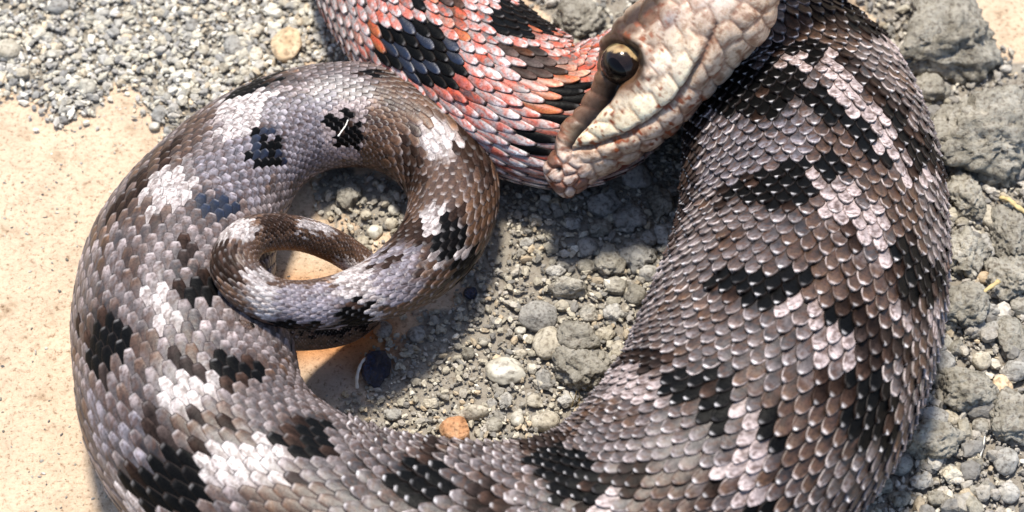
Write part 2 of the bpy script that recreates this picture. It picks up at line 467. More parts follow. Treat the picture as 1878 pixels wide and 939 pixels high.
# (region, colour, polygon)  region: n neck, r right and bottom coil, l left coil, t tail
PAT = [
 # browns first, then pale, then black
 ('r', CB, [(1440, 10), (1545, 30), (1580, 120), (1540, 110), (1500, 85), (1440, 80)]),
 ('r', CB, [(1500, 225), (1560, 245), (1625, 290), (1655, 350), (1690, 430), (1650, 440), (1600, 370), (1560, 320), (1500, 275)]),
 ('r', CB, [(1550, 130), (1600, 150), (1660, 240), (1620, 230), (1580, 190)]),
 ('r', CB, [(1475, 415), (1530, 400), (1590, 480), (1600, 560), (1560, 600), (1520, 560), (1480, 545)]),
 ('r', CB, [(1590, 480), (1625, 500), (1640, 560), (1610, 600), (1580, 570)]),
 ('r', CB, [(1415, 700), (1450, 670), (1500, 680), (1560, 720), (1560, 800), (1480, 890), (1420, 860)]),
 ('r', CB, [(1146, 880), (1200, 860), (1310, 868), (1312, 960), (1146, 960)]),
 ('r', CD, [(1540, 560), (1575, 555), (1600, 610), (1570, 640), (1545, 610)]),
 ('r', CD, [(1170, 650), (1215, 640), (1230, 668), (1180, 678)]),
 ('r', CD, [(1580, 130), (1650, 200), (1690, 260), (1660, 260), (1600, 190)]),
 ('r', CB, [(1375, 560), (1402, 555), (1405, 590), (1380, 595)]),
 ('r', CD, [(950, 800), (1030, 795), (1040, 815), (960, 820)]),
 ('r', CD, [(860, 870), (900, 900), (950, 960), (880, 960)]),
 ('r', CP, [(1104, 690), (1160, 670), (1222, 700), (1222, 735), (1120, 735)]),
 ('r', CP, [(1068, 893), (1110, 880), (1140, 910), (1130, 960), (1060, 960)]),
 ('r', CP, [(1650, 305), (1716, 310), (1718, 335), (1655, 335)]),
 ('r', CP, [(1636, 575), (1722, 570), (1722, 610), (1645, 612)]),
 ('r', CP, [(1640, 20), (1600, 60), (1660, 120), (1690, 190), (1700, 180), (1660, 80)]),
 ('r', CU * 0.62, [(1290, 205), (1450, 200), (1500, 240), (1490, 300), (1420, 310), (1350, 330), (1270, 360)]),  # bluish shade beside the head, painted into the scale colour
 ('r', CK, [(1305, 150), (1330, 138), (1400, 125), (1445, 135), (1455, 185), (1390, 205), (1300, 200)]),
 ('r', CK, [(1425, 78), (1500, 85), (1525, 108), (1480, 112), (1430, 100)]),
 ('r', CK, [(1622, 213), (1660, 222), (1700, 255), (1714, 305), (1675, 312), (1645, 290), (1626, 250)]),
 ('r', CK, [(1500, -40), (1530, 25), (1560, 55), (1622, 55), (1600, -10), (1570, -60)]),
 ('r', CK, [(1352, 350), (1400, 318), (1440, 306), (1500, 298), (1508, 330), (1492, 366), (1430, 374), (1370, 368)]),
 ('r', CK, [(1475, 192), (1530, 180), (1565, 215), (1605, 250), (1632, 290), (1600, 285), (1540, 235)]),
 ('r', CK, [(1300, 530), (1345, 503), (1400, 498), (1452, 518), (1445, 548), (1400, 560), (1340, 548)]),
 ('r', CK, [(1625, 465), (1665, 452), (1712, 488), (1716, 540), (1680, 550), (1640, 535), (1618, 505)]),
 ('r', CK, [(1218, 700), (1285, 686), (1328, 712), (1338, 757), (1310, 778), (1270, 748), (1230, 728)]),
 ('r', CK, [(1572, 688), (1610, 684), (1640, 740), (1625, 805), (1590, 808), (1556, 765)]),
 ('r', CK, [(980, 850), (1030, 832), (1075, 846), (1105, 880), (1060, 903), (1015, 892)]),
 ('r', CK, [(720, 880), (770, 846), (818, 868), (820, 915), (760, 930)]),
 ('r', CK, [(1500, 560), (1545, 580), (1550, 600), (1520, 590)]),
 ('r', CD, [(1475, 10), (1520, 5), (1560, 60), (1530, 65)]),
 ('r', CK, [(1474, 173), (1510, 172), (1562, 190), (1565, 215), (1500, 205)]),
 ('r', CD, [(1533, 110), (1560, 118), (1600, 160), (1595, 175), (1550, 150)]),
 ('r', CK, [(1495, 283), (1530, 285), (1545, 310), (1540, 332), (1496, 330)]),
 ('r', CD, [(1548, 415), (1572, 420), (1578, 455), (1555, 450)]),
 ('r', CK, [(1458, 494), (1487, 494), (1487, 530), (1460, 530)]),
 ('r', CD, [(1488, 640), (1515, 640), (1535, 700), (1530, 728), (1500, 720)]),
 ('r', CD, [(1150, 650), (1226, 645), (1228, 670), (1150, 670)]),
 ('r', CK, [(1400, 770), (1425, 760), (1430, 830), (1405, 830)]),
 ('r', CK, [(1357, 914), (1405, 905), (1410, 945), (1357, 945)]),
 ('r', CD, [(1300, 868), (1335, 850), (1345, 880), (1310, 890)]),
 ('r', CK, [(985, 840), (1030, 830), (1075, 846), (1105, 880), (1080, 922), (1030, 915), (1015, 880)]),
 ('r', CD, [(780, 810), (806, 808), (806, 845), (780, 845)]),
 ('r', CD, [(1240, 240), (1285, 240), (1275, 330), (1240, 420)]),  # shadow on the coil's inner edge, painted as dark scales
 ('r', CB, [(1320, 425), (1370, 420), (1360, 450), (1320, 455)]),
 ('r', CB, [(1430, 440), (1465, 430), (1465, 500), (1440, 505)]),
 ('r', CB, [(1250, 640), (1290, 620), (1300, 650), (1260, 665)]),
 ('r', CD, [(1590, 610), (1625, 600), (1650, 650), (1600, 655)]),
 ('r', CD, [(1655, 560), (1690, 560), (1700, 600), (1660, 600)]),
 ('r', CB, [(1660, 620), (1700, 620), (1690, 690), (1650, 680)]),
 ('r', CD, [(1130, 860), (1165, 850), (1170, 900), (1140, 900)]),
 # left coil
 ('l', CW, [(412, 172), (470, 160), (520, 165), (515, 230), (470, 262), (410, 258)]),
 ('l', CW * 0.8, [(560, 150), (640, 135), (690, 160), (640, 200), (580, 210)]),
 ('l', CD, [(322, 745), (360, 738), (400, 770), (478, 810), (480, 835), (420, 820), (345, 800)]),
 ('l', CD, [(450, 880), (545, 868), (550, 900), (460, 905)]),
 ('l', CD, [(300, 640), (345, 650), (400, 690), (380, 692), (310, 665)]),
 ('l', CD, [(180, 690), (200, 680), (215, 720), (190, 730)]),
 ('l', CD, [(560, 772), (598, 770), (595, 796), (562, 795)]),
 ('l', CD, [(320, 440), (345, 430), (360, 470), (330, 480)]),
 ('l', CB, [(225, 480), (255, 470), (260, 540), (230, 550)]),
 ('l', CW, [(335, 822), (400, 815), (480, 805), (535, 830), (520, 880), (430, 896), (360, 880)]),
 ('l', CB, [(240, 620), (290, 615), (300, 680), (260, 690)]),
 ('l', CD, [(200, 750), (250, 745), (310, 775), (300, 800), (215, 800)]),
 ('l', CB, [(325, 770), (400, 755), (490, 800), (480, 815), (350, 830)]),
 ('l', CB, [(455, 895), (560, 880), (615, 900), (620, 960), (450, 960)]),
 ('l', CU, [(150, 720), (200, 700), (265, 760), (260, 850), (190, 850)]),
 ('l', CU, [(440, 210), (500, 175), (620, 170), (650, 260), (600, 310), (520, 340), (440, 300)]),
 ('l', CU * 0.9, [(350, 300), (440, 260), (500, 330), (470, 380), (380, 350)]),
 ('l', CB * 1.6, [(700, 160), (800, 165), (860, 240), (760, 240)]),
 ('l', CB, [(200, 400), (300, 280), (380, 200), (400, 210), (330, 300), (230, 430)]),
 ('l', CW, [(245, 370), (290, 318), (345, 305), (355, 345), (330, 378), (270, 400)]),
 ('l', CW, [(394, 200), (440, 165), (485, 170), (485, 210), (455, 262), (400, 255)]),
 ('l', CW, [(285, 700), (330, 685), (400, 688), (420, 715), (360, 732), (330, 768), (295, 745)]),
 ('l', CW, [(340, 830), (400, 812), (480, 806), (530, 828), (512, 868), (430, 882), (370, 862)]),
 ('l', CW, [(225, 900), (265, 880), (300, 935), (270, 960), (235, 940)]),
 ('l', CW, [(250, 540), (300, 525), (330, 570), (330, 610), (290, 600)]),
 ('l', CP, [(590, 200), (660, 170), (720, 180), (690, 260), (660, 285), (590, 290)]),
 ('l', CK, [(160, 600), (200, 568), (230, 612), (223, 648), (198, 675), (170, 665)]),
 ('l', CK, [(258, 905), (272, 868), (292, 838), (340, 842), (374, 888), (370, 935), (275, 938)]),
 ('l', CK, [(505, 800), (545, 772), (592, 788), (600, 820), (550, 844), (525, 828)]),
 ('l', CK, [(390, 665), (440, 648), (480, 664), (474, 692), (440, 708), (402, 698)]),
 ('l', CK, [(340, 510), (395, 500), (412, 545), (370, 562), (342, 542)]),
 ('l', CK, [(215, 870), (245, 865), (248, 900), (220, 900)]),
 ('l', CD, [(215, 390), (236, 348), (272, 296), (280, 330), (262, 362)]),
 ('l', CD, [(294, 306), (294, 277), (328, 250), (324, 281), (309, 306)]),
 ('l', CK, [(420, 180), (454, 149), (510, 132), (500, 150), (445, 180)]),
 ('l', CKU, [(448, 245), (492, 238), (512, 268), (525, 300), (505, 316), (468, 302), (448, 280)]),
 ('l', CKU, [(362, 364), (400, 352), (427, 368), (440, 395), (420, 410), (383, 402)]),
 ('l', CK, [(603, 215), (640, 205), (664, 235), (660, 266), (615, 262)]),
 ('l', CK, [(672, 125), (764, 140), (768, 162), (690, 152)]),
 ('l', CB, [(240, 395), (270, 370), (285, 385), (260, 420)]),
 # tail
 ('t', CB * 0.8, [(781, 285), (860, 285), (870, 380), (780, 380)]),
 ('t', CB, [(660, 421), (780, 380), (790, 430), (690, 490), (640, 505)]),
 ('t', CB, [(392, 440), (470, 440), (462, 525), (392, 520)]),
 ('t', CB, [(470, 470), (600, 470), (600, 530), (480, 540)]),
 ('t', CD, [(640, 500), (700, 470), (770, 430), (775, 450), (700, 492), (650, 515)]),
 ('t', CU, [(683, 462), (770, 440), (770, 540), (690, 560)]),  # bluish sky highlight painted along the tail
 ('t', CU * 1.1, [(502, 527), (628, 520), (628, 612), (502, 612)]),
 ('t', CD, [(741, 272), (776, 272), (773, 345), (745, 345)]),
 ('t', CD, [(833, 240), (884, 240), (900, 310), (860, 306)]),
 ('t', CW, [(760, 236), (840, 236), (838, 284), (764, 284)]),
 ('t', CW, [(776, 380), (815, 378), (800, 435), (775, 430)]),
 ('t', CW, [(835, 425), (870, 450), (850, 480), (800, 490), (790, 470)]),
 ('t', CW, [(608, 476), (675, 476), (685, 525), (715, 582), (680, 590), (640, 560), (618, 527)]),
 ('t', CW, [(447, 495), (500, 490), (506, 560), (500, 590), (470, 575)]),
 ('t', CW, [(395, 405), (462, 405), (468, 440), (395, 442)]),
 ('t', CW, [(545, 402), (608, 402), (608, 430), (549, 430)]),
 ('t', CK, [(800, 400), (841, 396), (843, 450), (810, 476), (793, 450)]),
 ('t', CK, [(835, 480), (880, 465), (880, 515), (845, 520)]),
 ('t', CK, [(626, 552), (672, 556), (680, 602), (628, 602)]),
 ('t', CD, [(380, 440), (420, 445), (450, 500), (440, 520), (390, 500)]),
 ('t', CD, [(475, 400), (530, 395), (545, 425), (480, 430)]),
 ('t', CD, [(720, 420), (778, 395), (785, 425), (730, 455)]),
 ('t', CK, [(460, 585), (640, 605), (620, 620), (470, 600)]),
 # neck
 ('n', CD, [(800, -30), (860, -30), (862, 25), (800, 20)]),
 ('n', CD, [(915, 85), (960, 80), (1035, 120), (1030, 150), (960, 140)]),
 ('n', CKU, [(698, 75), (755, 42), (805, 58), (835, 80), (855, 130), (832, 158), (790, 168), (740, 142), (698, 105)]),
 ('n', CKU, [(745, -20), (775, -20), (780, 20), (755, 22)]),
 ('n', CK, [(893, 25), (950, 0), (1010, 15), (1020, 58), (960, 72), (908, 62)]),
 ('n', CK, [(1040, 148), (1085, 140), (1085, 183), (1041, 190)]),
 ('n', CK, [(1008, 179), (1046, 179), (1046, 228), (1008, 230)]),
 ('n', CK, [(974, 240), (1012, 240), (1012, 288), (974, 288)]),
]
CHAINS = [
 [(1427, 106), (1465, 123), (1499, 128), (1520, 111), (1533, 140), (1563, 162), (1537, 183), (1580, 200), (1605, 221), (1627, 255), (1648, 298)],
 [(1494, 328), (1519, 336), (1515, 362), (1549, 349), (1575, 362), (1549, 383), (1515, 396), (1575, 400), (1600, 387), (1622, 413), (1596, 438), (1617, 455), (1630, 490)],
 [(1448, 565), (1479, 549), (1510, 570), (1490, 596), (1531, 601), (1500, 627), (1547, 627), (1516, 658), (1563, 658), (1547, 700)],
 [(1354, 757), (1385, 778), (1359, 809), (1385, 809), (1354, 841), (1396, 841), (1323, 867), (1375, 893), (1339, 919), (1396, 919)]]

def pattern(s, phi, p, region):
    """base colour per scale, painted sheen and shade included; s arc length, phi angle, p centre position"""
    n = len(s)
    q = np.stack([s * 90, phi * 1.6, np.zeros(n)], -1)
    f1 = fbm(q, 3, 31)[:, None]; f2 = fbm(q * 2.7 + 9, 2, 41)[:, None]
    px, py = proj(p).T
    R = rng.random((n, 1))
    c = CG * (1 + 0.35 * f1 + 0.30 * (R - 0.5)) * np.where(region == 'r', 0.92, 1.5)[:, None]
    c = c + (CB * 1.3 - c) * sstep(0.22, 0.55, f2 + 0.25 * (R - .5))
    blk = sstep(0.42, 0.55, fbm(q * 1.3 + 33, 2, 53)[:, None])
    inframe = (px > -30) & (px < 1908) & (py > -30) & (py < 969)
    c = np.where((~inframe)[:, None], c * (1 - blk) + CK * blk, c)
    c = np.where((region == 't')[:, None], CB * (1.25 + 0.8 * f1 + 0.5 * (R - .5)), c)
    neck = region == 'n'
    if neck.any():
        red = np.array([0.50, 0.085, 0.035]); pk = np.array([0.68, 0.60, 0.58]); gw = np.array([0.50, 0.44, 0.41]); og = np.array([0.56, 0.18, 0.05])
        k = sstep(0.22, 0.8, f2 + 0.9 * (R - .5))
        cn = pk * (1 - k) + (red * (1 - R) + og * R) * k
        lf = sstep(690, 630, px)[:, None]
        cn = cn * (1 - lf) + gw * lf
        og_ = (np.exp(-((px - 1040) / 60) ** 2 - ((py - 160) / 60) ** 2))[:, None]
        cn = cn * (1 - og_) + og * og_
        st = (np.exp(-((px - 850) / 40) ** 2 - ((py - 165) / 22) ** 2))[:, None]
        cn = cn * (1 - st) + np.array([0.55, 0.05, 0.02]) * st
        lo_ = (sstep(1.35, 1.65, np.abs(phi)))[:, None]
        cn = cn * (1 - lo_) + np.array([0.70, 0.60, 0.55]) * lo_
        c = np.where(neck[:, None], cn, c)
    # spread the traced patches a little: a dark scale at the border belongs to the patch
    jx = px + (rng.random(n) - .5) * 16; jy = py + (rng.random(n) - .5) * 16
    odd = rng.random(n)
    c = np.where((odd < 0.15)[:, None], c * 0.38, np.where((odd > 0.92)[:, None], c * 1.45, c))
    cls = np.zeros(n, int)              # 0 plain, 1 black, 2 pale
    for ri, colr, poly in PAT:
        if (colr is CK or colr is CD) and ri != 'n':
            ex = 1.22 if ri == 'r' else 1.06
            g0 = np.mean(poly, axis=0); poly = [(g0[0] + (a_ - g0[0]) * ex, g0[1] + (b_ - g0[1]) * ex) for a_, b_ in poly]
        m = inpoly(jx, jy, poly) & (region == ri)
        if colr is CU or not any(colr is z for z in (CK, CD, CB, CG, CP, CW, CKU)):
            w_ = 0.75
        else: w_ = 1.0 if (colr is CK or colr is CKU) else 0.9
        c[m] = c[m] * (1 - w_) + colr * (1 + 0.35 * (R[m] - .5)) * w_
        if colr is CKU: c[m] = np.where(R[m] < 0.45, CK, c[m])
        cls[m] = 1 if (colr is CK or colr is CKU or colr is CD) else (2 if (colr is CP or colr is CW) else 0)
    fray = rng.random(n)
    for ri, colr, poly in PAT:
        if not (colr is CK or colr is CD) or ri == 'n': continue
        g0 = np.mean(poly, axis=0); poly = [(g0[0] + (a_ - g0[0]) * 1.5, g0[1] + (b_ - g0[1]) * 1.5) for a_, b_ in poly]
        m = inpoly(jx, jy, poly) & (region == ri) & (cls == 0)
        c[m & (fray < 0.20)] = CD * 1.2; cls[m & (fray < 0.20)] = 1
        m2 = m & (fray > 0.72)
        c[m2] = c[m2] * 0.4 + CB * 0.6
        m3 = inpoly(jx, jy, poly) & (region == ri) & (cls == 1) & (fray > 0.90)
        c[m3] = CD * 2.2
    for ch in CHAINS:
        d = segdist(jx, jy, ch)
        m = (d < 14) & (region == 'r')
        c[m] = CP * (1 + 0.35 * (R[m] - .5)); cls[m] = 2
    return np.clip(c, 0.004, 0.85), cls

# ------------------------------------------------------------------ body mesh (skin, with the head)
def build_body():
    NP = 128
    phi = np.linspace(0, 2 * np.pi, NP, endpoint=False)
    hd = 1 - sstep(NH - 60, NH + 20, np.arange(NR))
    V = np.zeros((NR, NP, 3))
    for i in range(NR):
        x, y = section(phi, hd[i])
        V[i] = C[i] + S[i] * (RA[i] * x)[:, None] + U[i] * (RB[i] * y)[:, None]
    col_ = np.zeros((NR, NP, 3))
    col_[:] = np.array([0.040, 0.028, 0.022])
    # skin between the stretched neck scales and tail skin
    tail = SS > S_TAIL
    col_[tail] = np.array([0.10, 0.07, 0.06])
    # ------- head relief and pigment, in head coordinates u (along), v (up), side
    hi = NH + 25
    n = np.cross(np.gradient(V[:hi], axis=1), np.gradient(V[:hi], axis=0))
    n /= np.linalg.norm(n, axis=-1)[..., None] + 1e-15
    sg = np.sign(np.sum(n * (V[:hi] - C[:hi, None]), -1, keepdims=True)); n *= np.where(sg == 0, 1, sg)
    rel = V[:hi] - HA
    u = rel @ hu / HU; v = rel @ hv / KV; sd_ = rel @ hw_ / KV
    side = sstep(-10, 25, np.abs(sd_))
    base = np.array([0.62, 0.47, 0.34]); cream = np.array([0.92, 0.80, 0.55]); brown = np.array([0.17, 0.085, 0.045]); rust = np.array([0.26, 0.075, 0.03])
    cc = np.zeros(u.shape + (3,)); cc[:] = base
    q = np.stack([u / 40, v / 40, np.sign(sd_) * 3], -1)
    nz = fbm(q, 4, 61)
    cc *= (1 + 0.18 * nz)[..., None]
    def mixc(c, k):
        k = np.clip(k, 0, 1)[..., None]
        cc[:] = cc * (1 - k) + np.asarray(c) * k
    disp = np.zeros(u.shape)
    mouth = [(-10, 20), (30, 34), (65, 44), (95, 28), (120, 15), (172, -4), (231, -13), (280, -10), (326, 4), (381, 28), (427, 55)]
    dm = segdist(u, v, mouth)
    my = np.interp(u, [p[0] for p in mouth], [p[1] for p in mouth])
    above = sstep(-4, 6, v - my)
    # cream upper lip and cheek
    lip = above * np.exp(-(np.clip(v - my - 40, 0, None) / 30) ** 2) * sstep(40, 75, u) * (1 - sstep(330, 400, u))
    mixc(cream, lip * 1.0 * (0.85 + 0.5 * nz))
    pale = np.exp(-(((u - 300) / 70) ** 2 + ((v - 60) / 40) ** 2))
    mixc(np.array([0.86, 0.70, 0.56]), pale * 0.75)
    mixc(np.array([0.66, 0.58, 0.53]), np.exp(-(((u - 470) / 60) ** 2 + ((v - 110) / 50) ** 2)) * 0.8)
    # grey smudge behind the eye
    mixc(np.array([0.26, 0.24, 0.25]), np.exp(-(((u - 365) / 26) ** 2 + ((v - 118) / 18) ** 2)) * 0.75)
    # brown crown and canthus ridge
    groove = [(66, 44), (100, 58), (127, 68), (160, 78), (190, 86), (206, 92)]
    dg = segdist(u, v, groove)
    gy = np.interp(u, [p[0] for p in groove], [p[1] for p in groove])
    ridge = sstep(2, 14, v - gy) * sstep(20, 60, u) * (1 - sstep(205, 235, u))
    mixc(np.array([0.30, 0.165, 0.10]), ridge * 0.85)
    topv = np.interp(u, uu, vt)
    mixc(np.array([0.11, 0.05, 0.028]), np.exp(-((v - 146) / 16) ** 2) * sstep(232, 262, u) * (1 - sstep(350, 400, u)) * side * 0.92)
    gw = np.interp(u, [60, 190], [6, 17])
    gk = np.exp(-(dg / gw) ** 2)
    disp -= gk * np.interp(u, [60, 190], [10, 30])
    mixc(np.array([0.035, 0.018, 0.012]), gk * 0.95)
    disp += np.exp(-((v - gy - 20) / 9) ** 2) * sstep(50, 90, u) * (1 - sstep(200, 225, u)) * 7
    # lips bulge
    disp += lip * 7 * sstep(0, 1, above)
    disp += np.exp(-((v - my + 22) / 14) ** 2) * sstep(90, 140, u) * (1 - sstep(400, 450, u)) * 5
    # mouth slit
    mk = np.exp(-(dm / 4.5) ** 2) * sstep(45, 90, u)
    disp -= mk * 9
    mixc(np.array([0.10, 0.035, 0.018]), mk * 0.9)
    mot = sstep(0.02, 0.35, fbm(np.stack([u / 17, v / 14, np.sign(sd_) * 7], -1), 4, 141, 0.65))
    mixc(np.array([0.27, 0.145, 0.085]), mot * (0.42 + 0.4 * (1 - above)) * (1 - 0.5 * lip))
    # plate seams: jittered cells
    def cells(uq, vq, sx, sy, seed):
        gx = np.floor(uq / sx); gy_ = np.floor(vq / sy)
        d1 = np.full(uq.shape, 1e9); d2 = np.full(uq.shape, 1e9); idv = np.zeros(uq.shape)
        for dx in (-1, 0, 1):
            for dy in (-1, 0, 1):
                ix = (gx + dx).astype(np.int64); iy = (gy_ + dy).astype(np.int64)
                ox = (ix + 0.5 + 0.35 * (iy % 2) + (_hash(ix, iy, iy * 0, seed) - .5) * 0.55) * sx
                oy = (iy + 0.5 + (_hash(ix, iy, iy * 0 + 1, seed) - .5) * 0.45) * sy
                d = np.hypot((uq - ox) / sx, (vq - oy) / sy)
                nw = d < d1
                d2 = np.where(nw, d1, np.minimum(d2, d)); idv = np.where(nw, _hash(ix, iy, iy * 0 + 2, seed), idv); d1 = np.where(nw, d, d1)
        return d2 - d1, idv
    e1, id1 = cells(u + nz * 3, v - my + nz * 2, 44, 42, 5)
    seam = np.exp(-(e1 / 0.10) ** 2) * (1 - gk)
    e2, id2 = cells(u + nz * 4, v + sd_ * 0.4, 26, 24, 8)
    snout = 1 - sstep(55, 95, u)
    seam2 = np.exp(-(e2 / 0.16) ** 2) * snout
    seam = np.maximum(seam * (1 - snout), seam2)
    disp -= seam * 2.2
    disp += sstep(0, 0.6, e1) * 3.2 * (1 - snout) + sstep(0, .5, e2) * 2.5 * snout
    disp += np.exp(-((v - 160) / 12) ** 2) * np.exp(-((u - 262) / 46) ** 4) * 6 * side
    cc *= (0.86 + 0.28 * id1)[..., None]
    mixc(np.array([0.66, 0.52, 0.43]), snout * 0.8)
    mixc(np.array([0.16, 0.055, 0.03]), snout * sstep(0.62, 0.75, id2) * 0.85)
    mixc(np.array([0.17, 0.06, 0.03]), seam * (0.62 + 0.3 * snout))
    # rusty flecks
    q2 = np.stack([u / 9, v / 7, np.sign(sd_) * 5], -1)
    fl = sstep(0.24, 0.42, fbm(q2, 2, 71)) * sstep(-0.35, 0.15, fbm(q2 * 0.2, 2, 73))
    mixc(rust, fl * (0.75 * (1 - sstep(280, 420, u)) + 0.25))
    stk = sstep(0.28, 0.5, fbm(np.stack([u / 22, v / 5, np.sign(sd_)], -1), 2, 83)) * (1 - above)
    mixc(np.array([0.24, 0.10, 0.055]), stk * 0.6)
    # dark brow stripe and canthus edge, traced along the upper outline
    pq = proj(V[:hi].reshape(-1, 3)).reshape(u.shape + (2,))
    db = segdist(pq[..., 0], pq[..., 1], [(1126, 66), (1140, 47), (1161, 31), (1188, 10), (1212, -14)])
    mixc(np.array([0.030, 0.014, 0.008]), np.exp(-(db / 15) ** 4) * (sd_ > -20) * 0.97)
    dc = segdist(pq[..., 0], pq[..., 1], [(1004, 292), (1030, 245), (1066, 190), (1092, 150)])
    mixc(np.array([0.12, 0.055, 0.030]), np.exp(-(dc / 15) ** 2) * (sd_ > -20) * 0.75)
    # nostril
    nd = np.hypot(u - 34, v - 22)
    disp -= np.exp(-(nd / 6) ** 2) * 8; mixc(np.array([0.02, 0.01, 0.008]), np.exp(-(nd / 6) ** 4) * side)
    # orbit
    de = np.hypot(u - EU, v - EV)
    disp += np.exp(-((de - 52) / 9) ** 2) * 4 * side
    disp -= sstep(46, 30, de) * 16 * side
    mixc(np.array([0.045, 0.026, 0.016]), np.exp(-(np.clip(de - 44, 0, None) / 6) ** 2) * side * 0.95)
    mixc(np.array([0.12, 0.06, 0.03]), np.exp(-(np.clip(de - 46, 0, None) / 20) ** 2) * side * sstep(40, -20, u - EU) * 0.85)
    mixc(np.array([0.05, 0.03, 0.02]), np.exp(-(segdist(u, v, [(262, 62), (285, 48)]) / 6) ** 2) * side * 0.9)
    # the dark slit between snout edge and lip, widening towards the eye
    dsl = segdist(pq[..., 0], pq[..., 1], [(1042, 268), (1062, 236), (1086, 203), (1114, 168)])
    wsl = np.interp(pq[..., 1], [165, 265], [17, 6])
    ks = np.exp(-(dsl / wsl) ** 4) * (sd_ > 0)
    mixc(np.array([0.012, 0.007, 0.005]), ks * 0.97)
    disp -= ks * 7
    hm = (1 - sstep(520, 590, u))
    hm[NH:] = np.minimum(hm[NH:], (1 - sstep(0, 24, np.arange(hi - NH)))[:, None])
    V[:hi] += n * (disp * hm * KV * sstep(0, 14, u))[..., None]
    nk = np.array([0.42, 0.29, 0.23])
    col_[:hi] = cc
    fade = sstep(NH + 10, NH + 25, np.arange(NR))[:, None, None]
    fade[:NH] = 0
    col_[NH:hi] = cc[NH:] * (1 - fade[NH:hi]) + np.array([0.040, 0.028, 0.022]) * fade[NH:hi]
    VV = np.vstack([V.reshape(-1, 3), C[:1] - hu * 2 * KV, C[-1:]])
    CC = np.vstack([col_.reshape(-1, 3), [[0.5, 0.36, 0.28]], [[0.1, 0.08, 0.07]]])
    idx = np.arange(NR * NP).reshape(NR, NP)
    j2 = np.roll(idx, -1, axis=1)
    F = np.stack([idx[:-1], j2[:-1], j2[1:], idx[1:]], -1).reshape(-1, 4)
    a = NR * NP
    cap = [[a, idx[0, (k + 1) % NP], idx[0, k], a] for k in range(0)]
    me = mesh_np('body', VV - O, F, CC)
    o = link('body', me, M_BODY, snake)
    o['label'] = 'smooth tan head and dark skin under the scales'
    return o

EU, EV, ER = 247, 110, 43
build_body()

def build_eye():
    # side surface near the eye
    i = int(np.argmin(np.abs(uu - EU)))
    c = HA + hu * EU * HU + hv * EV * KV + hw_ * (hwid[i] * 0.62) * KV
    nlat, nlon = 64, 72
    th = np.linspace(0, np.pi * 0.62, nlat); ph = np.linspace(0, 2 * np.pi, nlon, endpoint=False)
    ax = hw_ * 0.93 - hu * 0.28 - hv * 0.05; ax /= np.linalg.norm(ax)
    e1 = hu - ax * (hu @ ax); e1 /= np.linalg.norm(e1); e2 = np.cross(ax, e1)
    TH, PH = np.meshgrid(th, ph, indexing='ij')
    D = np.cos(TH)[..., None] * ax + np.sin(TH)[..., None] * (np.cos(PH)[..., None] * e1 + np.sin(PH)[..., None] * e2)
    r = ER * KV
    V = c + D * r
    gold = np.array([0.40, 0.27, 0.13]); dk = np.array([0.016, 0.009, 0.006]); olive = np.array([0.16, 0.12, 0.06])
    # image-up side of the iris is golden
    upd = D @ (CUP * 0.9 + RGT * 0.25)
    k = sstep(0.26, 0.42, upd + 0.30 * fbm(D * 5, 3, 15))[..., None] * sstep(0.45, 0.55, TH)[..., None]
    Cc = dk * (1 - k) + gold * k
    rim = sstep(1.15, 1.3, TH)[..., None]
    Cc = Cc * (1 - rim) + olive * rim
    nzv = fbm(np.stack([PH * 5, TH * 3, PH * 0], -1), 3, 5)[..., None]
    Cc = Cc * (1 + 0.5 * nzv)
    brn = np.exp(-((D @ RGT + 0.05) / 0.16) ** 2 - ((D @ CUP - 0.72) / 0.14) ** 2)[..., None]
    Cc = Cc * (1 - brn) + np.array([0.13, 0.065, 0.03]) * brn
    idx = np.arange(nlat * nlon).reshape(nlat, nlon); j2 = np.roll(idx, -1, 1)
    F = np.stack([idx[:-1], j2[:-1], j2[1:], idx[1:]], -1).reshape(-1, 4)
    m = mat_plain('eye_globe', (0, 0, 0), 0.15, 0.30, 0.1, attr=True)
    eye = link('eye', mesh_np('eye', V.reshape(-1, 3) - O, F[:, ::-1], np.clip(Cc.reshape(-1, 3), 0.003, 1)), m, snake)
    eye['label'] = 'large dark eye with golden upper iris'
    # pupil: a dark lens a hair proud of the iris
    th = np.linspace(0, 0.60, 14)
    TH, PH = np.meshgrid(th, ph, indexing='ij')
    D = np.cos(TH)[..., None] * ax + np.sin(TH)[..., None] * (0.9 * np.cos(PH)[..., None] * e1 + np.sin(PH)[..., None] * e2)
    V = c + D * r * (1.012 - 0.014 * (TH[..., None] / 0.60) ** 4)
    idx = np.arange(14 * nlon).reshape(14, nlon); j2 = np.roll(idx, -1, 1)
    F = np.stack([idx[:-1], j2[:-1], j2[1:], idx[1:]], -1).reshape(-1, 4)
    link('pupil', mesh_np('pupil', V.reshape(-1, 3) - O, F[:, ::-1]), mat_plain('pupil_black', (0.003, 0.002, 0.002), 0.16, 0.18, 0.0), eye)
build_eye()

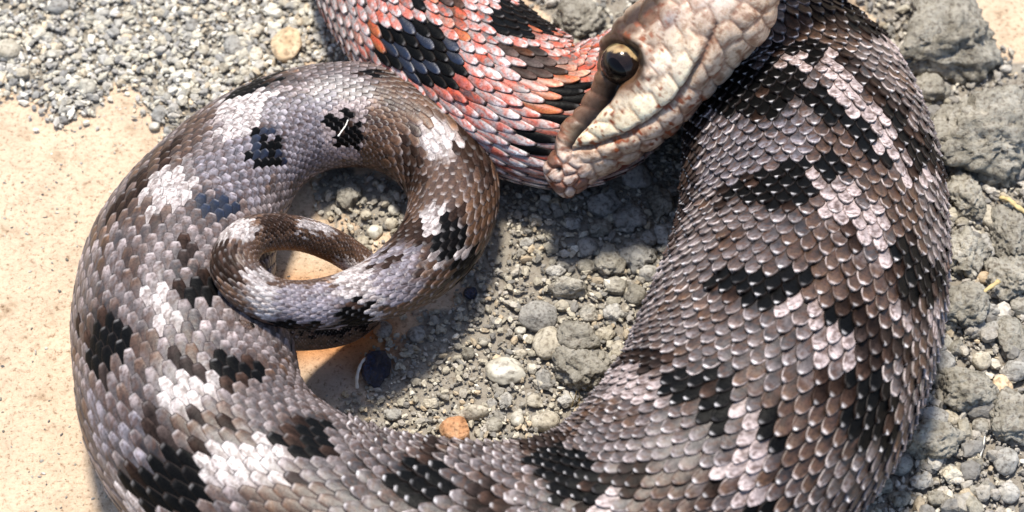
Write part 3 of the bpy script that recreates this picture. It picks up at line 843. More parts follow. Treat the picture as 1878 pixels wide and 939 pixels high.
# ------------------------------------------------------------------ scales
def build_scales():
    PHI = math.radians(118)
    def rows(s0, s1, N):
        dphi = 2 * PHI / N
        out = []; s = s0; k = 0
        while s < s1:
            a = float(np.interp(s, SS, RA)) * 0.5 + float(np.interp(s, SS, RB)) * 0.5
            W = max(a * dphi, 0.00022)
            pitch = 0.84 * W
            out.append((s, W, pitch, k)); s += pitch; k += 1
        return out
    segs = [(SS[NH + 4], s_of(11), 23), (s_of(11), s_of(24), 33), (s_of(24), S_TAIL, 26), (S_TAIL, SS[-3], 15)]
    s_, ph_, W_, pt_, N_, vent, rowid, colid = [], [], [], [], [], [], [], []
    row0 = 0
    for s0, s1, N in segs:
        dphi = 2 * PHI / N
        for (s, W, pitch, k) in rows(s0, s1, N):
            for j in range(N + (k % 2)):
                f = -PHI + (j + (0.5 if k % 2 == 0 else 0.0)) * dphi
                jj = 1.0 if s < s_of(24) else 0.45
                s_.append(s + (random.random() - .5) * pitch * 0.24 * jj); ph_.append(f + (random.random() - .5) * dphi * 0.15 * jj)
                W_.append(dphi); pt_.append(pitch); N_.append(W); vent.append(0); rowid.append(row0 + k); colid.append(j)
            if k % 2 == 0:
                s_.append(s); ph_.append(math.pi); W_.append(2 * (math.pi - PHI) * 0.98); pt_.append(pitch); N_.append(W); vent.append(1); rowid.append(row0 + k); colid.append(-5)
        row0 += k + 11
    s_ = np.array(s_); ph_ = np.array(ph_); dph = np.array(W_); pt = np.array(pt_); Wm = np.array(N_); vent = np.array(vent)
    n = len(s_)
    pc, nc = pos_n(s_, ph_)
    region = np.where(s_ < S_RED1, 'n', np.where(s_ < S_MID, 'r', np.where(s_ < s_of(35) , 'l', 't')))
    # the r / l polygons meet along the bottom coil: pick by picture side there
    pxy = proj(pc)
    region = np.where((region == 'r') & (pxy[:, 0] < 640) & (s_ > s_of(22)), 'l', region)
    region = np.where((region == 'l') & (pxy[:, 0] > 640) & (s_ < s_of(28)), 'r', region)
    cbase, cls = pattern(s_, ph_, pc, region)
    neck = (region == 'n')
    ri = np.where(region == 'r', 1.0, 0.0); 
    vcol = np.array([0.62, 0.52, 0.46])
    cbase[vent == 1] = vcol
    # grid of one scale
    NT, NB = 13, 11
    tt = np.array([0, .25, .42, .54, .64, .73, .80, .86, .905, .94, .965, .985, 1.0])
    bb = np.array([-1, -.95, -.86, -.7, -.38, 0, .38, .7, .86, .95, 1])
    Tt, Bb = np.meshgrid(tt, bb, indexing='ij')
    Tt = Tt.ravel(); Bb = Bb.ravel()
    x_ = np.clip((Tt - 0.52) / 0.48, 0, 1)
    round_ = np.clip(1 - x_ ** 1.7, 0, 1) ** 0.72
    hexa = np.clip(1 - 0.50 * x_ ** 1.3, 0, 1) * np.where(x_ > 0.93, np.sqrt(np.clip(1 - ((x_ - 0.93) / 0.075) ** 2, 0.0, 1)) * 0.35 + 0.65, 1)
    bas = np.where(Tt < 0.5, 0.80 + 0.20 * np.sin(np.clip(Tt / 0.5, 0, 1) * np.pi / 2), 1)
    hexy = np.where((region == 'l') | (region == 't'), 0.9, 0.0)[:, None]
    wprof = bas[None] * (np.maximum(round_, 0.10)[None] * (1 - hexy) + hexa[None] * hexy)
    isr = np.where((region == 'r') | neck, 1.0, 0.35)
    wj = 1 + (rng.random(n) - .5) * 0.20 * isr
    wid = np.where(neck, 0.84, np.where(region == 'r', 1.03, 0.985))[:, None] * wj[:, None] * wprof * Bb[None] * 0.5 * dph[:, None]
    alen = np.where(neck, 1.12, 1.02) * (1 + 0.16 * (rng.random(n) - .5) * isr)
    along = ((Tt[None] * 2.02 - 1.15) * alen[:, None]) * pt[:, None]
    rag = np.where(vent == 1, 1.0, 0.0)[:, None]
    wid = wid * (1 - rag) + rag * (Bb[None] * 0.5 * dph[:, None])
    s2 = s_[:, None] + along; f2 = ph_[:, None] + wid
    p, nn = pos_n(s2.ravel(), f2.ravel())
    p = p.reshape(n, -1, 3); nn = nn.reshape(n, -1, 3)
    edge_b = np.abs(Bb)
    lift = np.where(neck, 0.28, np.where(region == 'r', 0.30, np.where(region == 't', 0.07, 0.12)))
    lift = lift * (0.75 + 0.5 * rng.random(n))
    dome = np.where(neck, 0.12, np.where(region == 'r', 0.045, 0.05))
    lip_ = np.where(region == 'r', 0.055, 0.0)
    hgt = (lift[:, None] * Tt[None] ** 1.1 + dome[:, None] * (1 - Bb[None] ** 2) * (1 - 0.55 * Tt[None] ** 3)
           + lip_[:, None] * (np.exp(-((Tt - 0.93) / 0.05) ** 2) + 0.8 * np.exp(-((edge_b - 0.86) / 0.1) ** 2) * sstep(0.4, 0.7, Tt))[None]
           - 0.19 * sstep(0.84, 1.0, edge_b)[None] - 0.22 * sstep(0.94, 1.0, Tt)[None] * lift[:, None] / 0.25) * Wm[:, None]
    hgt += 0.00003
    # a slight sideways tilt per scale
    tilt = (rng.random(n) - .5) * 0.22 * isr
    hgt += tilt[:, None] * Bb[None] * Wm[:, None] * Tt[None]
    V = p + nn * hgt[..., None]
    # colour inside the scale
    q = np.stack([s2 / 0.00055, f2 * (Wm / dph)[:, None] / 0.00045, np.zeros_like(s2)], -1)
    sp = fbm(q, 2, 91)
    up = np.full(n, -1); Lh = {}
    for i in range(n): Lh.setdefault((int(rowid[i]), int(colid[i])), i)
    for i in range(n):
        up[i] = Lh.get((int(rowid[i]) - 2, int(colid[i])), i)
    cb2 = np.where((neck | (vent == 1))[:, None], cbase, cbase[up])
    mixr = (1 - sstep(0.45, 0.72, Tt + 0.0))[None] * (0.25 + 0.5 * (rng.random(n) > 0.4))[:, None]
    mixr = mixr * (1 + 0.8 * sp)
    mixr = np.clip(mixr * np.where(cls == 1, 0.0, np.where(cls[up] == 1, 0.9, 0.55))[:, None], 0, 0.7)[..., None]
    Cc = (cbase[:, None, :] * (1 - mixr) + cb2[:, None, :] * mixr) * (1 + 0.35 * sp[..., None])
    # each scale is darker towards its root, with a few dark streaks
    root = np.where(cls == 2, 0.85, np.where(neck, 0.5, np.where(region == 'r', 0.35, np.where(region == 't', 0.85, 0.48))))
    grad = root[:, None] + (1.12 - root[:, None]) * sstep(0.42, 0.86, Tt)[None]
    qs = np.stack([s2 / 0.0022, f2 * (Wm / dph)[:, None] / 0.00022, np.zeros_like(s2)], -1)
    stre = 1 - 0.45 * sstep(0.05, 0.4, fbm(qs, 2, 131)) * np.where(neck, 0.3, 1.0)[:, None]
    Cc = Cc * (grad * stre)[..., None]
    rim = np.maximum(sstep(0.80, 0.93, Tt), sstep(0.76, 0.92, edge_b) * sstep(0.4, 0.6, Tt))[None]
    tip = (sstep(0.83, 0.90, Tt) * (1 - sstep(0.40, 0.70, edge_b)))[None]
    rk = np.where(neck, 0.75, np.where(region == 'r', 0.95, 0.45)) * np.where(cls == 1, 0.05, 1.0)
    rk = rk * (0.05 + 1.25 * rng.random(n) ** 1.3)
    rimc = np.where(neck[:, None], np.array([0.72, 0.60, 0.56]), np.array([0.68, 0.585, 0.56]))
    rim = rim * (0.25 + 0.75 * sstep(-0.25, 0.2, fbm(q * 0.7 + 21, 2, 151)))
    k = np.clip(rk[:, None] * rim, 0, 1)[..., None]
    Cc = Cc * (1 - k) + rimc[:, None] * k
    tk = np.where(region == 'r', 1.0, np.where(neck, 0.3, 0.35)) * (rng.random(n) ** 1.2) * np.where(cls == 1, 0.8, 1.0)
    k = np.clip(tk[:, None] * tip, 0, 1)[..., None]
    Cc = Cc * (1 - k) + np.array([0.80, 0.77, 0.76]) * k  # pale tip, with its white glint painted in
    ph2 = (sstep(-0.1, 0.35, sp) * (1 - rim) * np.where((cls == 2) & ~neck, 0.45, 0)[:, None])[..., None]
    Cc = Cc * (1 - ph2) + np.array([0.30, 0.245, 0.235]) * ph2
    # pale scales of the neck carry a red heart
    hk = (sstep(0.1, 0.3, sp + 0.35 * (rng.random(n) - .5)[:, None]) * (1 - rim) * np.where(neck & (cls == 0) & (np.abs(ph_) < 1.45) & (pxy[:, 0] > 660), 0.8, 0)[:, None])[..., None]
    Cc = Cc * (1 - hk) + np.array([0.50, 0.06, 0.02]) * hk
    wk = (sstep(0.12, 0.22, fbm(q * 0.8 + 3, 2, 111)) * np.where(neck & (np.abs(ph_) >= 1.45), 0.9, 0)[:, None])[..., None]
    Cc = Cc * (1 - wk) + np.array([0.15, 0.035, 0.02]) * wk
    # brown stipple
    stp = sstep(0.05, 0.30, fbm(q * 1.9 + 7, 2, 97)) * np.where(cls == 1, 0, np.where(region == 'r', 0.8, 0.65))[:, None] * (1 - 0.7 * rim)
    stc = np.where(neck[:, None], np.array([0.42, 0.08, 0.03]), np.array([0.075, 0.038, 0.024]))
    Cc = Cc * (1 - stp[..., None]) + stc[:, None] * stp[..., None]
    # dark skin line round each scale
    dk = np.where((region == 'r')[:, None], np.maximum(sstep(0.935, 0.97, Tt), sstep(0.86, 0.94, edge_b) * sstep(0.3, 0.5, Tt))[None] * 0.92,
                  np.maximum(sstep(0.885, 0.95, Tt), sstep(0.78, 0.9, edge_b) * sstep(0.3, 0.5, Tt))[None] * np.where(region == 't', 0.35, 0.93)[:, None])
    Cc = Cc * (1 - dk[..., None]) + np.array([0.018, 0.012, 0.010]) * dk[..., None]
    # belly plates: rusty flecks
    vb_ = vent == 1
    fl = sstep(0.1, 0.3, fbm(q[vb_] * 0.6, 2, 99))[..., None]
    Cc[vb_] = Cc[vb_] * (1 - fl) + np.array([0.22, 0.06, 0.03]) * fl
    Cc = np.clip(Cc, 0.003, 0.9)
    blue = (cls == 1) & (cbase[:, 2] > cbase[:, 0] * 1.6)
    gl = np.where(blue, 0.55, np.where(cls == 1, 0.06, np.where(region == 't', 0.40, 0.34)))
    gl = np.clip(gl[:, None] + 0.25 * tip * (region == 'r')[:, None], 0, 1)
    Cc = np.concatenate([Cc, gl[..., None]], -1)
    idx = np.arange(NT * NB).reshape(NT, NB)
    F1 = np.stack([idx[:-1, :-1], idx[1:, :-1], idx[1:, 1:], idx[:-1, 1:]], -1).reshape(-1, 4)
    nv = NT * NB
    # projected visible size of each scale
    vis = np.sum(nc * (CAM - pc), -1) / np.linalg.norm(CAM - pc, axis=-1)
    inf = (pxy[:, 0] > 5) & (pxy[:, 0] < 1873) & (pxy[:, 1] > 5) & (pxy[:, 1] < 934)
    area = vis * Wm * pt * inf * (region != 't') * (1 - vent)
    # hidden under the head
    hb = inpoly(pxy[:, 0], pxy[:, 1], [(1000, 290), (1100, 90), (1180, 0), (1420, 0), (1420, 80), (1260, 240), (1050, 370)])
    area = area * ~hb
    hid = (s_ > s_of(9) + 0.0005) & (s_ < s_of(13))          # out of sight under the head
    order = np.argsort(-area)
    big = np.zeros(n, bool); big[order[:300]] = True
    for i in order[:300]:
        v0 = V[i].mean(0)
        me = mesh_np('scale', V[i] - v0, F1, Cc[i])
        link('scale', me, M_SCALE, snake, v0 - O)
    rest = np.where(~big)[0]
    far = (region == 't') | (pxy[:, 1] < -30) | (pxy[:, 1] > 969) | (vis < 0.0)
    hi_ = rest[~far[rest]]; lo = rest[far[rest]]
    sub_i = idx[np.ix_([0, 3, 5, 7, 9, 11, 12], [0, 2, 4, 5, 6, 8, 10])].ravel()
    id2 = np.arange(49).reshape(7, 7)
    F2 = np.stack([id2[:-1, :-1], id2[1:, :-1], id2[1:, 1:], id2[:-1, 1:]], -1).reshape(-1, 4)
    VV = np.concatenate([V[hi_].reshape(-1, 3), V[lo][:, sub_i].reshape(-1, 3)]) - O
    CV = np.concatenate([Cc[hi_].reshape(-1, 4), Cc[lo][:, sub_i].reshape(-1, 4)])
    FF = np.concatenate([(F1[None] + (np.arange(len(hi_)) * nv)[:, None, None]).reshape(-1, 4),
                         (F2[None] + (len(hi_) * nv + np.arange(len(lo)) * 49)[:, None, None]).reshape(-1, 4)])
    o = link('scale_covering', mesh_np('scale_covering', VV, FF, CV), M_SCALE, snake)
    o['kind'] = 'stuff'
    print('STAT scales', n, 'tris', len(FF) * 2)
build_scales()

# ------------------------------------------------------------------ stones
import bmesh
def ico(sub):
    bm = bmesh.new(); bmesh.ops.create_icosphere(bm, subdivisions=sub, radius=1)
    V = np.array([v.co[:] for v in bm.verts]); F = np.array([[v.index for v in f.verts] for f in bm.faces]); bm.free()
    return V, F
ICO = {k: ico(k) for k in (1, 2, 3, 4, 5)}

def rock_shape(sub, seed, facets=6, rough=0.12, lump=0.3):
    V, F = ICO[sub]
    V = V.copy(); r = np.random.default_rng(seed)
    for _ in range(facets):
        d = r.normal(size=3); d /= np.linalg.norm(d)
        h = 0.62 + 0.3 * r.random()
        k = V @ d
        ov = np.clip(k - h, 0, None)
        V -= d * (ov * 0.88)[:, None]
    o = r.random(3) * 50
    N = V / np.linalg.norm(V, axis=1)[:, None]
    V += N * (lump * fbm(V * 1.1 + o, 2, seed) + rough * fbm(V * 3.2 + o, 4, seed + 3, 0.6))[:, None]
    return V, F

def clod_shape(sub, seed):
    V, F = rock_shape(sub, seed, 5, 0.16, 0.45)
    N = V / np.linalg.norm(V, axis=1)[:, None]
    o = seed * 3.1
    V += N * (-0.16 * np.exp(-(fbm(V * 1.7 + o, 4, seed + 2, 0.6) / 0.05) ** 2) + 0.20 * fbm(V * 4.5 + o, 5, seed + 5, 0.75))[:, None]
    return V, F

PEB = [mesh_np('pebble', *rock_shape(3, 100 + i, 4 + i % 5, 0.07, 0.22)) for i in range(8)]
CRU = [mesh_np('clod', *clod_shape(4, 200 + i)) for i in range(6)]
placed = []
def stone(name, px, py, rx, ry, mat, label, cat, group=None, me=None, rz=None, zf=None, flat=0.7, unique=None, seat=0.45, zone=None):
    if me is None: me = random.choice(PEB)
    if zone:
        tone = {'grey_stone': 'grey', 'beige_stone': 'beige', 'pale_quartz': 'whitish', 'dry_soil_clod': 'olive brown'}[mat.name]
        size = 'tiny' if rx < 11 else ('small' if rx < 15 else ('medium' if rx < 20 else 'large'))
        form = 'crumbly' if me in CRU else ('long' if rx > 1.35 * ry else ('upright' if ry > 1.1 * rx else 'rounded'))
        label = f'{size} {form} {tone} pebble {zone}'
    rz = random.uniform(0, 6.28) if rz is None else rz
    h = rx * flat if zf is None else zf
    gh = float(ground_h(np.array([float(px)]), np.array([float(py)]))[0]) + 3
    zc = gh + h * seat
    p = P(px, py, zc)
    o = bpy.data.objects.new(name, me); col.objects.link(o)
    if not me.materials: me.materials.append(M_GREY)
    o.material_slots[0].link = 'OBJECT'; o.material_slots[0].material = mat
    o.location = p
    o.scale = (rx * K, ry / math.sin(ELEV) * 0.97 * K, h * K)
    if me in PEB or me in CRU:
        # keep the image-space ellipse: turn the shape inside by rotating about z in quarter turns
        o.rotation_euler = (0, 0, random.choice((0, math.pi)) + random.uniform(-0.25, 0.25))
    tag(o, label, cat, group)
    placed.append((px, py, max(rx, ry)))
    return o

def uclod(seed, sub=5): return mesh_np('clod', *clod_shape(sub, seed))

# single stones one can point to
stone('clod', 1735, 78, 118, 88, M_CLOD, 'large smooth-topped olive grey soil clod on tan ground beside thick coil', 'clod', me=uclod(301), flat=0.62)
stone('clod', 1815, 245, 110, 78, M_CLOD, 'broad cracked olive soil clod below the largest smooth clod', 'clod', me=uclod(302), flat=0.6)
stone('clod', 1700, 165, 40, 28, M_CLOD, 'small crusty clod wedged between large clod and snake flank', 'clod', me=uclod(303, 4))
stone('clod', 1775, 362, 42, 46, M_CLOD, 'upright angular clod under the broad cracked clod', 'clod', me=uclod(304))
stone('clod', 1855, 425, 46, 58, M_CLOD, 'tall pale olive clod beside the dry straw', 'clod', me=uclod(305))
stone('clod', 1770, 462, 48, 44, M_CLOD, 'grey layered clod touching the snake flank above the straw', 'clod', me=uclod(306))
stone('clod', 1852, 506, 48, 42, M_CLOD, 'rough rounded clod at the end of the dry straw', 'clod', me=uclod(307))
stone('clod', 1768, 560, 48, 42, M_CLOD, 'rough grey clod just below the dry straw', 'clod', me=uclod(308))
stone('clod', 1773, 716, 50, 34, M_CLOD, 'flat crumbly clod among pebbles by the lower flank', 'clod', me=uclod(309))
stone('clod', 1703, 808, 48, 33, M_CLOD, 'low crumbly clod against the lower bend of the thick coil', 'clod', me=uclod(310))
stone('clod', 1860, 765, 50, 46, M_CLOD, 'big lumpy clod beside the small tan pebble', 'clod', me=uclod(311))
stone('clod', 1855, 615, 30, 40, M_CLOD, 'knobbly clod between two pale grey pebbles', 'clod', me=uclod(312, 4))
stone('clod', 1062, 32, 46, 40, M_CLOD, 'grey clod in the gap behind the red neck and head', 'clod', me=uclod(313))
stone('clod', 1068, 675, 50, 44, M_CLOD, 'largest round pitted clod inside the coil, against the thick flank', 'clod', me=uclod(314))
stone('clod', 1062, 619, 34, 26, M_CLOD, 'lumpy clod directly behind the largest round clod', 'clod', me=uclod(315, 4))
stone('clod', 1040, 527, 40, 18, M_CLOD, 'low crusty elongated clod inside the coil', 'clod', me=uclod(316, 4))
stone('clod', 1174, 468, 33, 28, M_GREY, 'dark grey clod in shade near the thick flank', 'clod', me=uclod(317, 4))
stone('clod', 1118, 478, 28, 30, M_CLOD, 'upright grey clod beside the shaded dark clod', 'clod', me=uclod(318, 4))
stone('clod', 642, 358, 26, 24, M_CLOD, 'crumbly pale clod inside the tail loop', 'clod', me=uclod(319, 4))
stone('pebble', 987, 579, 37, 26, M_GREY, 'oval speckled grey pebble in the middle of the coil', 'pebble', me=mesh_np('pebble', *rock_shape(4, 401, 2, .05, .12)))
stone('pebble', 1004, 630, 28, 27, M_BEIGE, 'rounded beige pebble between oval grey pebble and flat pale pebble', 'pebble')
stone('pebble', 926, 680, 37, 25, M_PALE, 'flat glassy cream pebble with smooth top inside the coil', 'pebble', me=mesh_np('pebble', *rock_shape(4, 402, 7, .03, .25)), flat=0.4)
stone('pebble', 837, 790, 32, 23, M_ORANGE, 'orange brown pebble at the edge of the lower coil', 'pebble', me=mesh_np('pebble', *rock_shape(4, 403, 4, .06, .15)))
stone('pebble', 863, 537, 15, 11, M_COAL, 'small blue-black pebble below the tail bend', 'pebble')
stone('charcoal_fragment', 690, 678, 30, 34, M_COAL, 'glossy blue-black charcoal lump beside pale curved fibre', 'charcoal', me=mesh_np('charcoal_fragment', *rock_shape(3, 404, 14, 0.30, 0.5), smooth=False), flat=0.8, seat=0.3)
stone('pebble', 886, 627, 11, 7, M_PALE, 'tiny bright white oval pebble above the flat cream pebble', 'pebble')
stone('pebble', 955, 607, 11, 8, M_PALE, 'tiny white pebble beside the oval grey pebble', 'pebble')
stone('pebble', 1001, 772, 28, 18, M_BEIGE, 'pale beige pebble lying against the lower coil', 'pebble')
stone('pebble', 866, 757, 27, 12, M_BEIGE, 'long narrow beige pebble behind the orange pebble', 'pebble')
stone('pebble', 950, 767, 14, 17, M_PALE, 'small upright cream pebble between beige pebbles', 'pebble')
stone('pebble', 160, 162, 18, 17, M_PALE, 'translucent white quartz pebble at the edge of the fine gravel', 'pebble', flat=0.9)
stone('pebble', 426, 84, 19, 22, M_GREY, 'smooth grey oval pebble in fine gravel', 'pebble', me=mesh_np('pebble', *rock_shape(3, 405, 2, .04, .12)))
stone('pebble', 526, 82, 32, 36, M_SAND, 'tan wedge-shaped stone beside the pale neck scales', 'pebble', me=mesh_np('pebble', *rock_shape(4, 406, 8, .05, .2)))
stone('pebble', 840, 708, 1, 1, M_SAND, '', 'pebble') if False else None
stone('pebble', 1838, 709, 21, 20, M_SAND, 'tan rounded pebble resting among the clods', 'pebble')
stone('pebble', 1790, 603, 22, 20, M_GREY, 'smooth pale grey pebble below the grey clods', 'pebble')
stone('pebble', 1731, 666, 22, 22, M_GREY, 'grey pebble pressed against the snake flank', 'pebble')
stone('pebble', 1804, 508, 16, 12, M_SAND, 'small yellowish pebble beneath the dry straw', 'pebble')

# groups of look-alikes
GRP_MID = [(1076, 455, 22, 19), (1076, 488, 17, 14), (1131, 525, 20, 18), (1165, 541, 21, 17), (1108, 369, 28, 24), (1154, 403, 28, 26), (1211, 369, 24, 32), (1168, 323, 30, 22),
           (927, 734, 12, 16), (996, 694, 14, 20), (763, 700, 9, 7), (702, 605, 18, 14), (763, 614, 17, 13), (858, 648, 12, 11), (1080, 575, 18, 14), (1110, 610, 16, 14), (1030, 560, 14, 11),
           (1125, 575, 18, 14), (955, 650, 12, 9), (1040, 735, 18, 12), (980, 735, 15, 11), (905, 780, 17, 12), (790, 740, 13, 10), (720, 760, 15, 11), (1190, 500, 18, 15), (1100, 420, 20, 17), (1050, 410, 16, 12),
           (1220, 430, 20, 24), (1190, 440, 15, 14), (1012, 455, 14, 11), (965, 445, 13, 10), (1020, 495, 16, 11), (900, 740, 11, 9), (1135, 640, 16, 13)]
for (x, y, a, b) in GRP_MID:
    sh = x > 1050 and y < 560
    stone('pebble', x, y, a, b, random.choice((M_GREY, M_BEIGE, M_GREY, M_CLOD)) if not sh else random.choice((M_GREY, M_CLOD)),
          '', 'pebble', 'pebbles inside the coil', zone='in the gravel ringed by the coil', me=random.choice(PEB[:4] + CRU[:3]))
for (x, y, a) in [(708, 363, 11), (688, 425, 15), (665, 444, 14), (700, 345, 10), (722, 385, 12), (718, 410, 13), (672, 395, 11), (740, 398, 10), (690, 335, 9), (730, 360, 10)]:
    stone('pebble', x, y, a, a * 0.85, random.choice((M_BEIGE, M_PALE, M_BEIGE)), '', 'pebble', 'pebbles inside the tail loop', zone='inside the tail loop')
for (x, y, a, b) in [(409, 125, 12, 10), (353, 46, 14, 12), (345, 69, 10, 12), (373, 92, 13, 9), (12, 92, 26, 22), (294, 205, 15, 11), (317, 198, 11, 10), (284, 232, 11, 9), (109, 191, 9, 7), (124, 26, 11, 8), (135, 61, 9, 11),
                     (165, 37, 12, 9), (105, 12, 24, 14), (470, 100, 14, 18), (440, 20, 13, 9), (40, 135, 16, 12), (190, 110, 14, 12), (248, 100, 12, 9), (295, 25, 13, 9), (210, 60, 12, 10), (505, 25, 16, 10), (520, 5, 12, 8), (560, 40, 12, 10),
                     (300, 75, 13, 10), (70, 60, 16, 14), (330, 120, 12, 9), (235, 30, 11, 9), (385, 15, 12, 8), (450, 135, 12, 8), (475, 55, 12, 10), (145, 105, 12, 9), (95, 100, 13, 10), (275, 130, 11, 9)]:
    stone('pebble', x, y, a, b, random.choice((M_BEIGE, M_PALE, M_GREY, M_BEIGE)), '', 'pebble', 'pebbles in the fine gravel patch', zone='in the fine gravel behind the left coil')
for (x, y, a, b) in [(1831, 600, 25, 20), (1729, 627, 21, 19), (1689, 735, 17, 15), (1716, 767, 26, 20), (1652, 850, 24, 20), (1842, 845, 26, 22), (1770, 810, 12, 11), (1745, 765, 18, 15), (1800, 660, 22, 17), (1755, 640, 17, 14), (1720, 700, 16, 14),
                     (1800, 780, 18, 15), (1620, 890, 18, 15), (1745, 870, 20, 16), (1690, 880, 18, 14), (1790, 850, 17, 14), (1650, 915, 18, 14), (1720, 915, 17, 14), (1800, 900, 22, 17), (1850, 905, 20, 16), (1765, 410, 14, 12),
                     (1812, 395, 18, 24), (1735, 350, 18, 14), (1745, 395, 14, 12), (1810, 450, 14, 20), (1815, 570, 18, 15), (1870, 560, 20, 18), (1740, 595, 15, 13), (1860, 680, 24, 19), (1805, 740, 18, 14), (1700, 850, 15, 13), (1760, 920, 14, 12)]:
    stone('pebble', x, y, a, b, random.choice((M_GREY, M_CLOD, M_BEIGE)), '', 'pebble', 'pebbles among the clods', zone='among the clods outside the thick coil', me=random.choice(PEB + CRU))

# ------------------------------------------------------------------ gravel (uncountable): one mesh
def build_gravel():
    base = {1: [rock_shape(1, 500 + i, 7, 0.25, 0.55) for i in range(14)], 2: [rock_shape(2, 520 + i, 9, 0.22, 0.45) for i in range(12)]}
    Vs, Fs, Cs = [], [], []; off = 0
    palette = np.array([[0.40, 0.37, 0.30], [0.50, 0.46, 0.37], [0.32, 0.30, 0.26], [0.60, 0.56, 0.47], [0.26, 0.25, 0.23], [0.44, 0.37, 0.27], [0.54, 0.44, 0.31], [0.68, 0.65, 0.57]])
    pal_p = np.array([.20, .20, .17, .11, .12, .09, .06, .05]); pal_p = pal_p / pal_p.sum()
    gray = np.array([[0.36, 0.335, 0.30], [0.28, 0.262, 0.235], [0.43, 0.40, 0.35], [0.22, 0.21, 0.195], [0.50, 0.47, 0.42]])
    def scatter(n, r0, r1, x0, x1, y0, y1, mask, layer, sub, pw=2.2):
        nonlocal off
        x = rng.uniform(x0, x1, n); y = rng.uniform(y0, y1, n)
        k = mask(x, y) > rng.random(n)
        x, y = x[k], y[k]
        x = x + rng.normal(size=len(x)) * 16; y = y + rng.normal(size=len(y)) * 16
        r = r0 + (r1 - r0) * rng.random(len(x)) ** pw
        gh = ground_h(x, y)
        cl = fbm(np.stack([x / 55, y / 55, x * 0], -1), 3, 123)
        r = r * (1 + 0.45 * cl)
        for i in range(len(x)):
            V, F = random.choice(base[sub])
            R = Matrix.Rotation(random.uniform(0, 6.28), 3, 'Z') @ Matrix.Rotation(random.uniform(-.6, .6), 3, 'X')
            sc = np.array([1.1, random.uniform(.55, 1), random.uniform(.4, .8)]) * r[i]
            W = (V * sc) @ np.array(R).T * K
            c = P(x[i], y[i], gh[i] + layer * random.uniform(0.1, 1.0) + r[i] * 0.28)
            Vs.append(W + c); Fs.append(F + off); off += len(V)
            right = x[i] > 1400
            cc = gray[rng.integers(5)] if (right and random.random() < .6) or random.random() < .25 else palette[rng.choice(8, p=pal_p)]
            if right or (x[i] > 600 and y[i] > 250): cc = cc * np.array([0.93, 0.91, 0.88])
            if x[i] < 640 and y[i] < 300: cc = cc * 1.18
            if r1 < 5: cc = cc * random.uniform(0.45, 1.2)
            Cs.append(np.repeat((cc * random.uniform(.8, 1.15))[None], len(V), 0))
    gm = gravel_mask
    bx_ = (-220, 2100, -220, 1120)
    scatter(30000, 2.2, 7, *bx_, gm, 4, 1)
    scatter(15000, 4.5, 11, *bx_, gm, 7, 1)
    scatter(900, 8.0, 14, *bx_, gm, 6, 2, 1.5)
    scatter(6000, 3.5, 9, *bx_, lambda x, y: gm(x, y) * (fbm(np.stack([x / 70, y / 70, x * 0], -1), 3, 8) > -0.1), 11, 1)
    rt = lambda x, y: gm(x, y) * (x > 1650)
    scatter(500, 10.0, 24, 1650, 2100, -100, 1120, rt, 10, 2, 1.6)
    ul = lambda x, y: gm(x, y) * (x < 640)
    scatter(4500, 4.0, 11, -220, 640, -150, 260, ul, 7, 1)
    scatter(700, 7.0, 14, -220, 640, -150, 260, ul, 9, 2)
    # dusting of crumbs on the bare ground
    def crumbs(x, y):
        c = sstep(0.0, 0.45, fbm(np.stack([x / 110, y / 110, x * 0], -1), 3, 44)) * 0.8 + 0.10
        c = c + 0.5 * inpoly(x, y, G_SP)
        return (1 - gm(x, y)) * np.clip(c, 0, 1) * np.where((x > 1700) & (y < 250), 0.2, 1)
    scatter(15000, 0.9, 4.2, -220, 2100, -220, 1120, crumbs, 0, 1, 2.2)
    V = np.concatenate(Vs); F = np.concatenate(Fs); Cc = np.concatenate(Cs)
    o = link('gravel', mesh_np('gravel', V, F, Cc, smooth=False), M_GRAIN)
    tag(o, 'fine grey and beige gravel grains scattered over the sandy ground', 'gravel', kind='stuff')
    print('STAT gravel tris', len(F))
build_gravel()

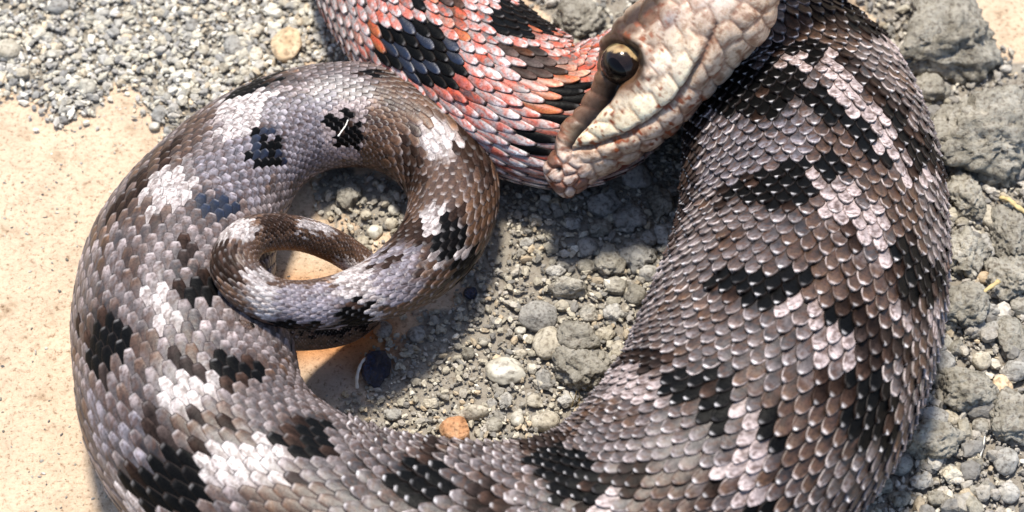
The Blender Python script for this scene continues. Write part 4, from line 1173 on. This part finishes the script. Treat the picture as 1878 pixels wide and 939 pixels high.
# ------------------------------------------------------------------ straws and fibres
def strand(name, pts, r0, r1, mat, label, cat, group=None):
    pts = [(x, y, z) for x, y, z in pts]
    c = cr(np.array([P(*p) for p in pts]), 10)
    n = len(c); T_ = np.gradient(c, axis=0); T_ /= np.linalg.norm(T_, axis=1)[:, None]
    A = np.cross(T_, [0.1, 0.2, 1.0]); A /= np.linalg.norm(A, axis=1)[:, None]; B = np.cross(T_, A)
    k = 8; ph = np.linspace(0, 2 * np.pi, k, endpoint=False)
    rr = np.linspace(r0, r1, n) * K * (1 + 0.15 * np.sin(np.arange(n) * 0.9))
    V = (c[:, None] + rr[:, None, None] * (np.cos(ph)[None, :, None] * A[:, None] + 0.6 * np.sin(ph)[None, :, None] * B[:, None]))
    idx = np.arange(n * k).reshape(n, k); j2 = np.roll(idx, -1, 1)
    F = np.stack([idx[:-1], j2[:-1], j2[1:], idx[1:]], -1).reshape(-1, 4)
    c0 = c[0]
    o = link(name, mesh_np(name, V.reshape(-1, 3) - c0, F), mat, loc=c0)
    return tag(o, label, cat, group)
strand('dry_straw', [(1788, 552, 22), (1806, 534, 38), (1826, 520, 44), (1832, 515, 44)], 4, 5, M_STRAW, 'short yellow dry straw lying across the clods', 'straw')
strand('dry_straw', [(1835, 362, 40), (1850, 366, 48), (1864, 378, 46), (1885, 392, 40)], 5, 6, M_STRAW, 'pale split straw on the tall olive clod', 'straw')
strand('pale_fibre', [(655, 712, 8), (655, 690, 26), (664, 664, 30), (684, 648, 22)], 3.5, 2.5, M_FIBRE, 'pale curved fibre hugging the charcoal lump', 'fibre')
strand('white_fibre', [(620, 250, 215), (627, 240, 216), (634, 230, 214), (638, 220, 212)], 1.6, 1.2, M_FIBRE, 'tiny white fibre stuck on the dark patch of the upper coil', 'fibre')
for k_, (x, y) in enumerate([(1052, 742), (1060, 745), (1048, 748)]):
    strand('rootlet', [(x, y, 4), (x + 3, y - 14, 26), (x + 6 - 5 * k_, y - 26, 44)], 1.6, 0.8, M_STRAW, 'fine yellow rootlet standing in gravel beside the thick coil', 'rootlet', 'rootlets beside the thick coil')
strand('rootlet', [(1795, 845, 12), (1803, 820, 20), (1806, 800, 20)], 1.8, 1.2, M_FIBRE, 'thin pale rootlet lying on pebbles outside the coil', 'rootlet')
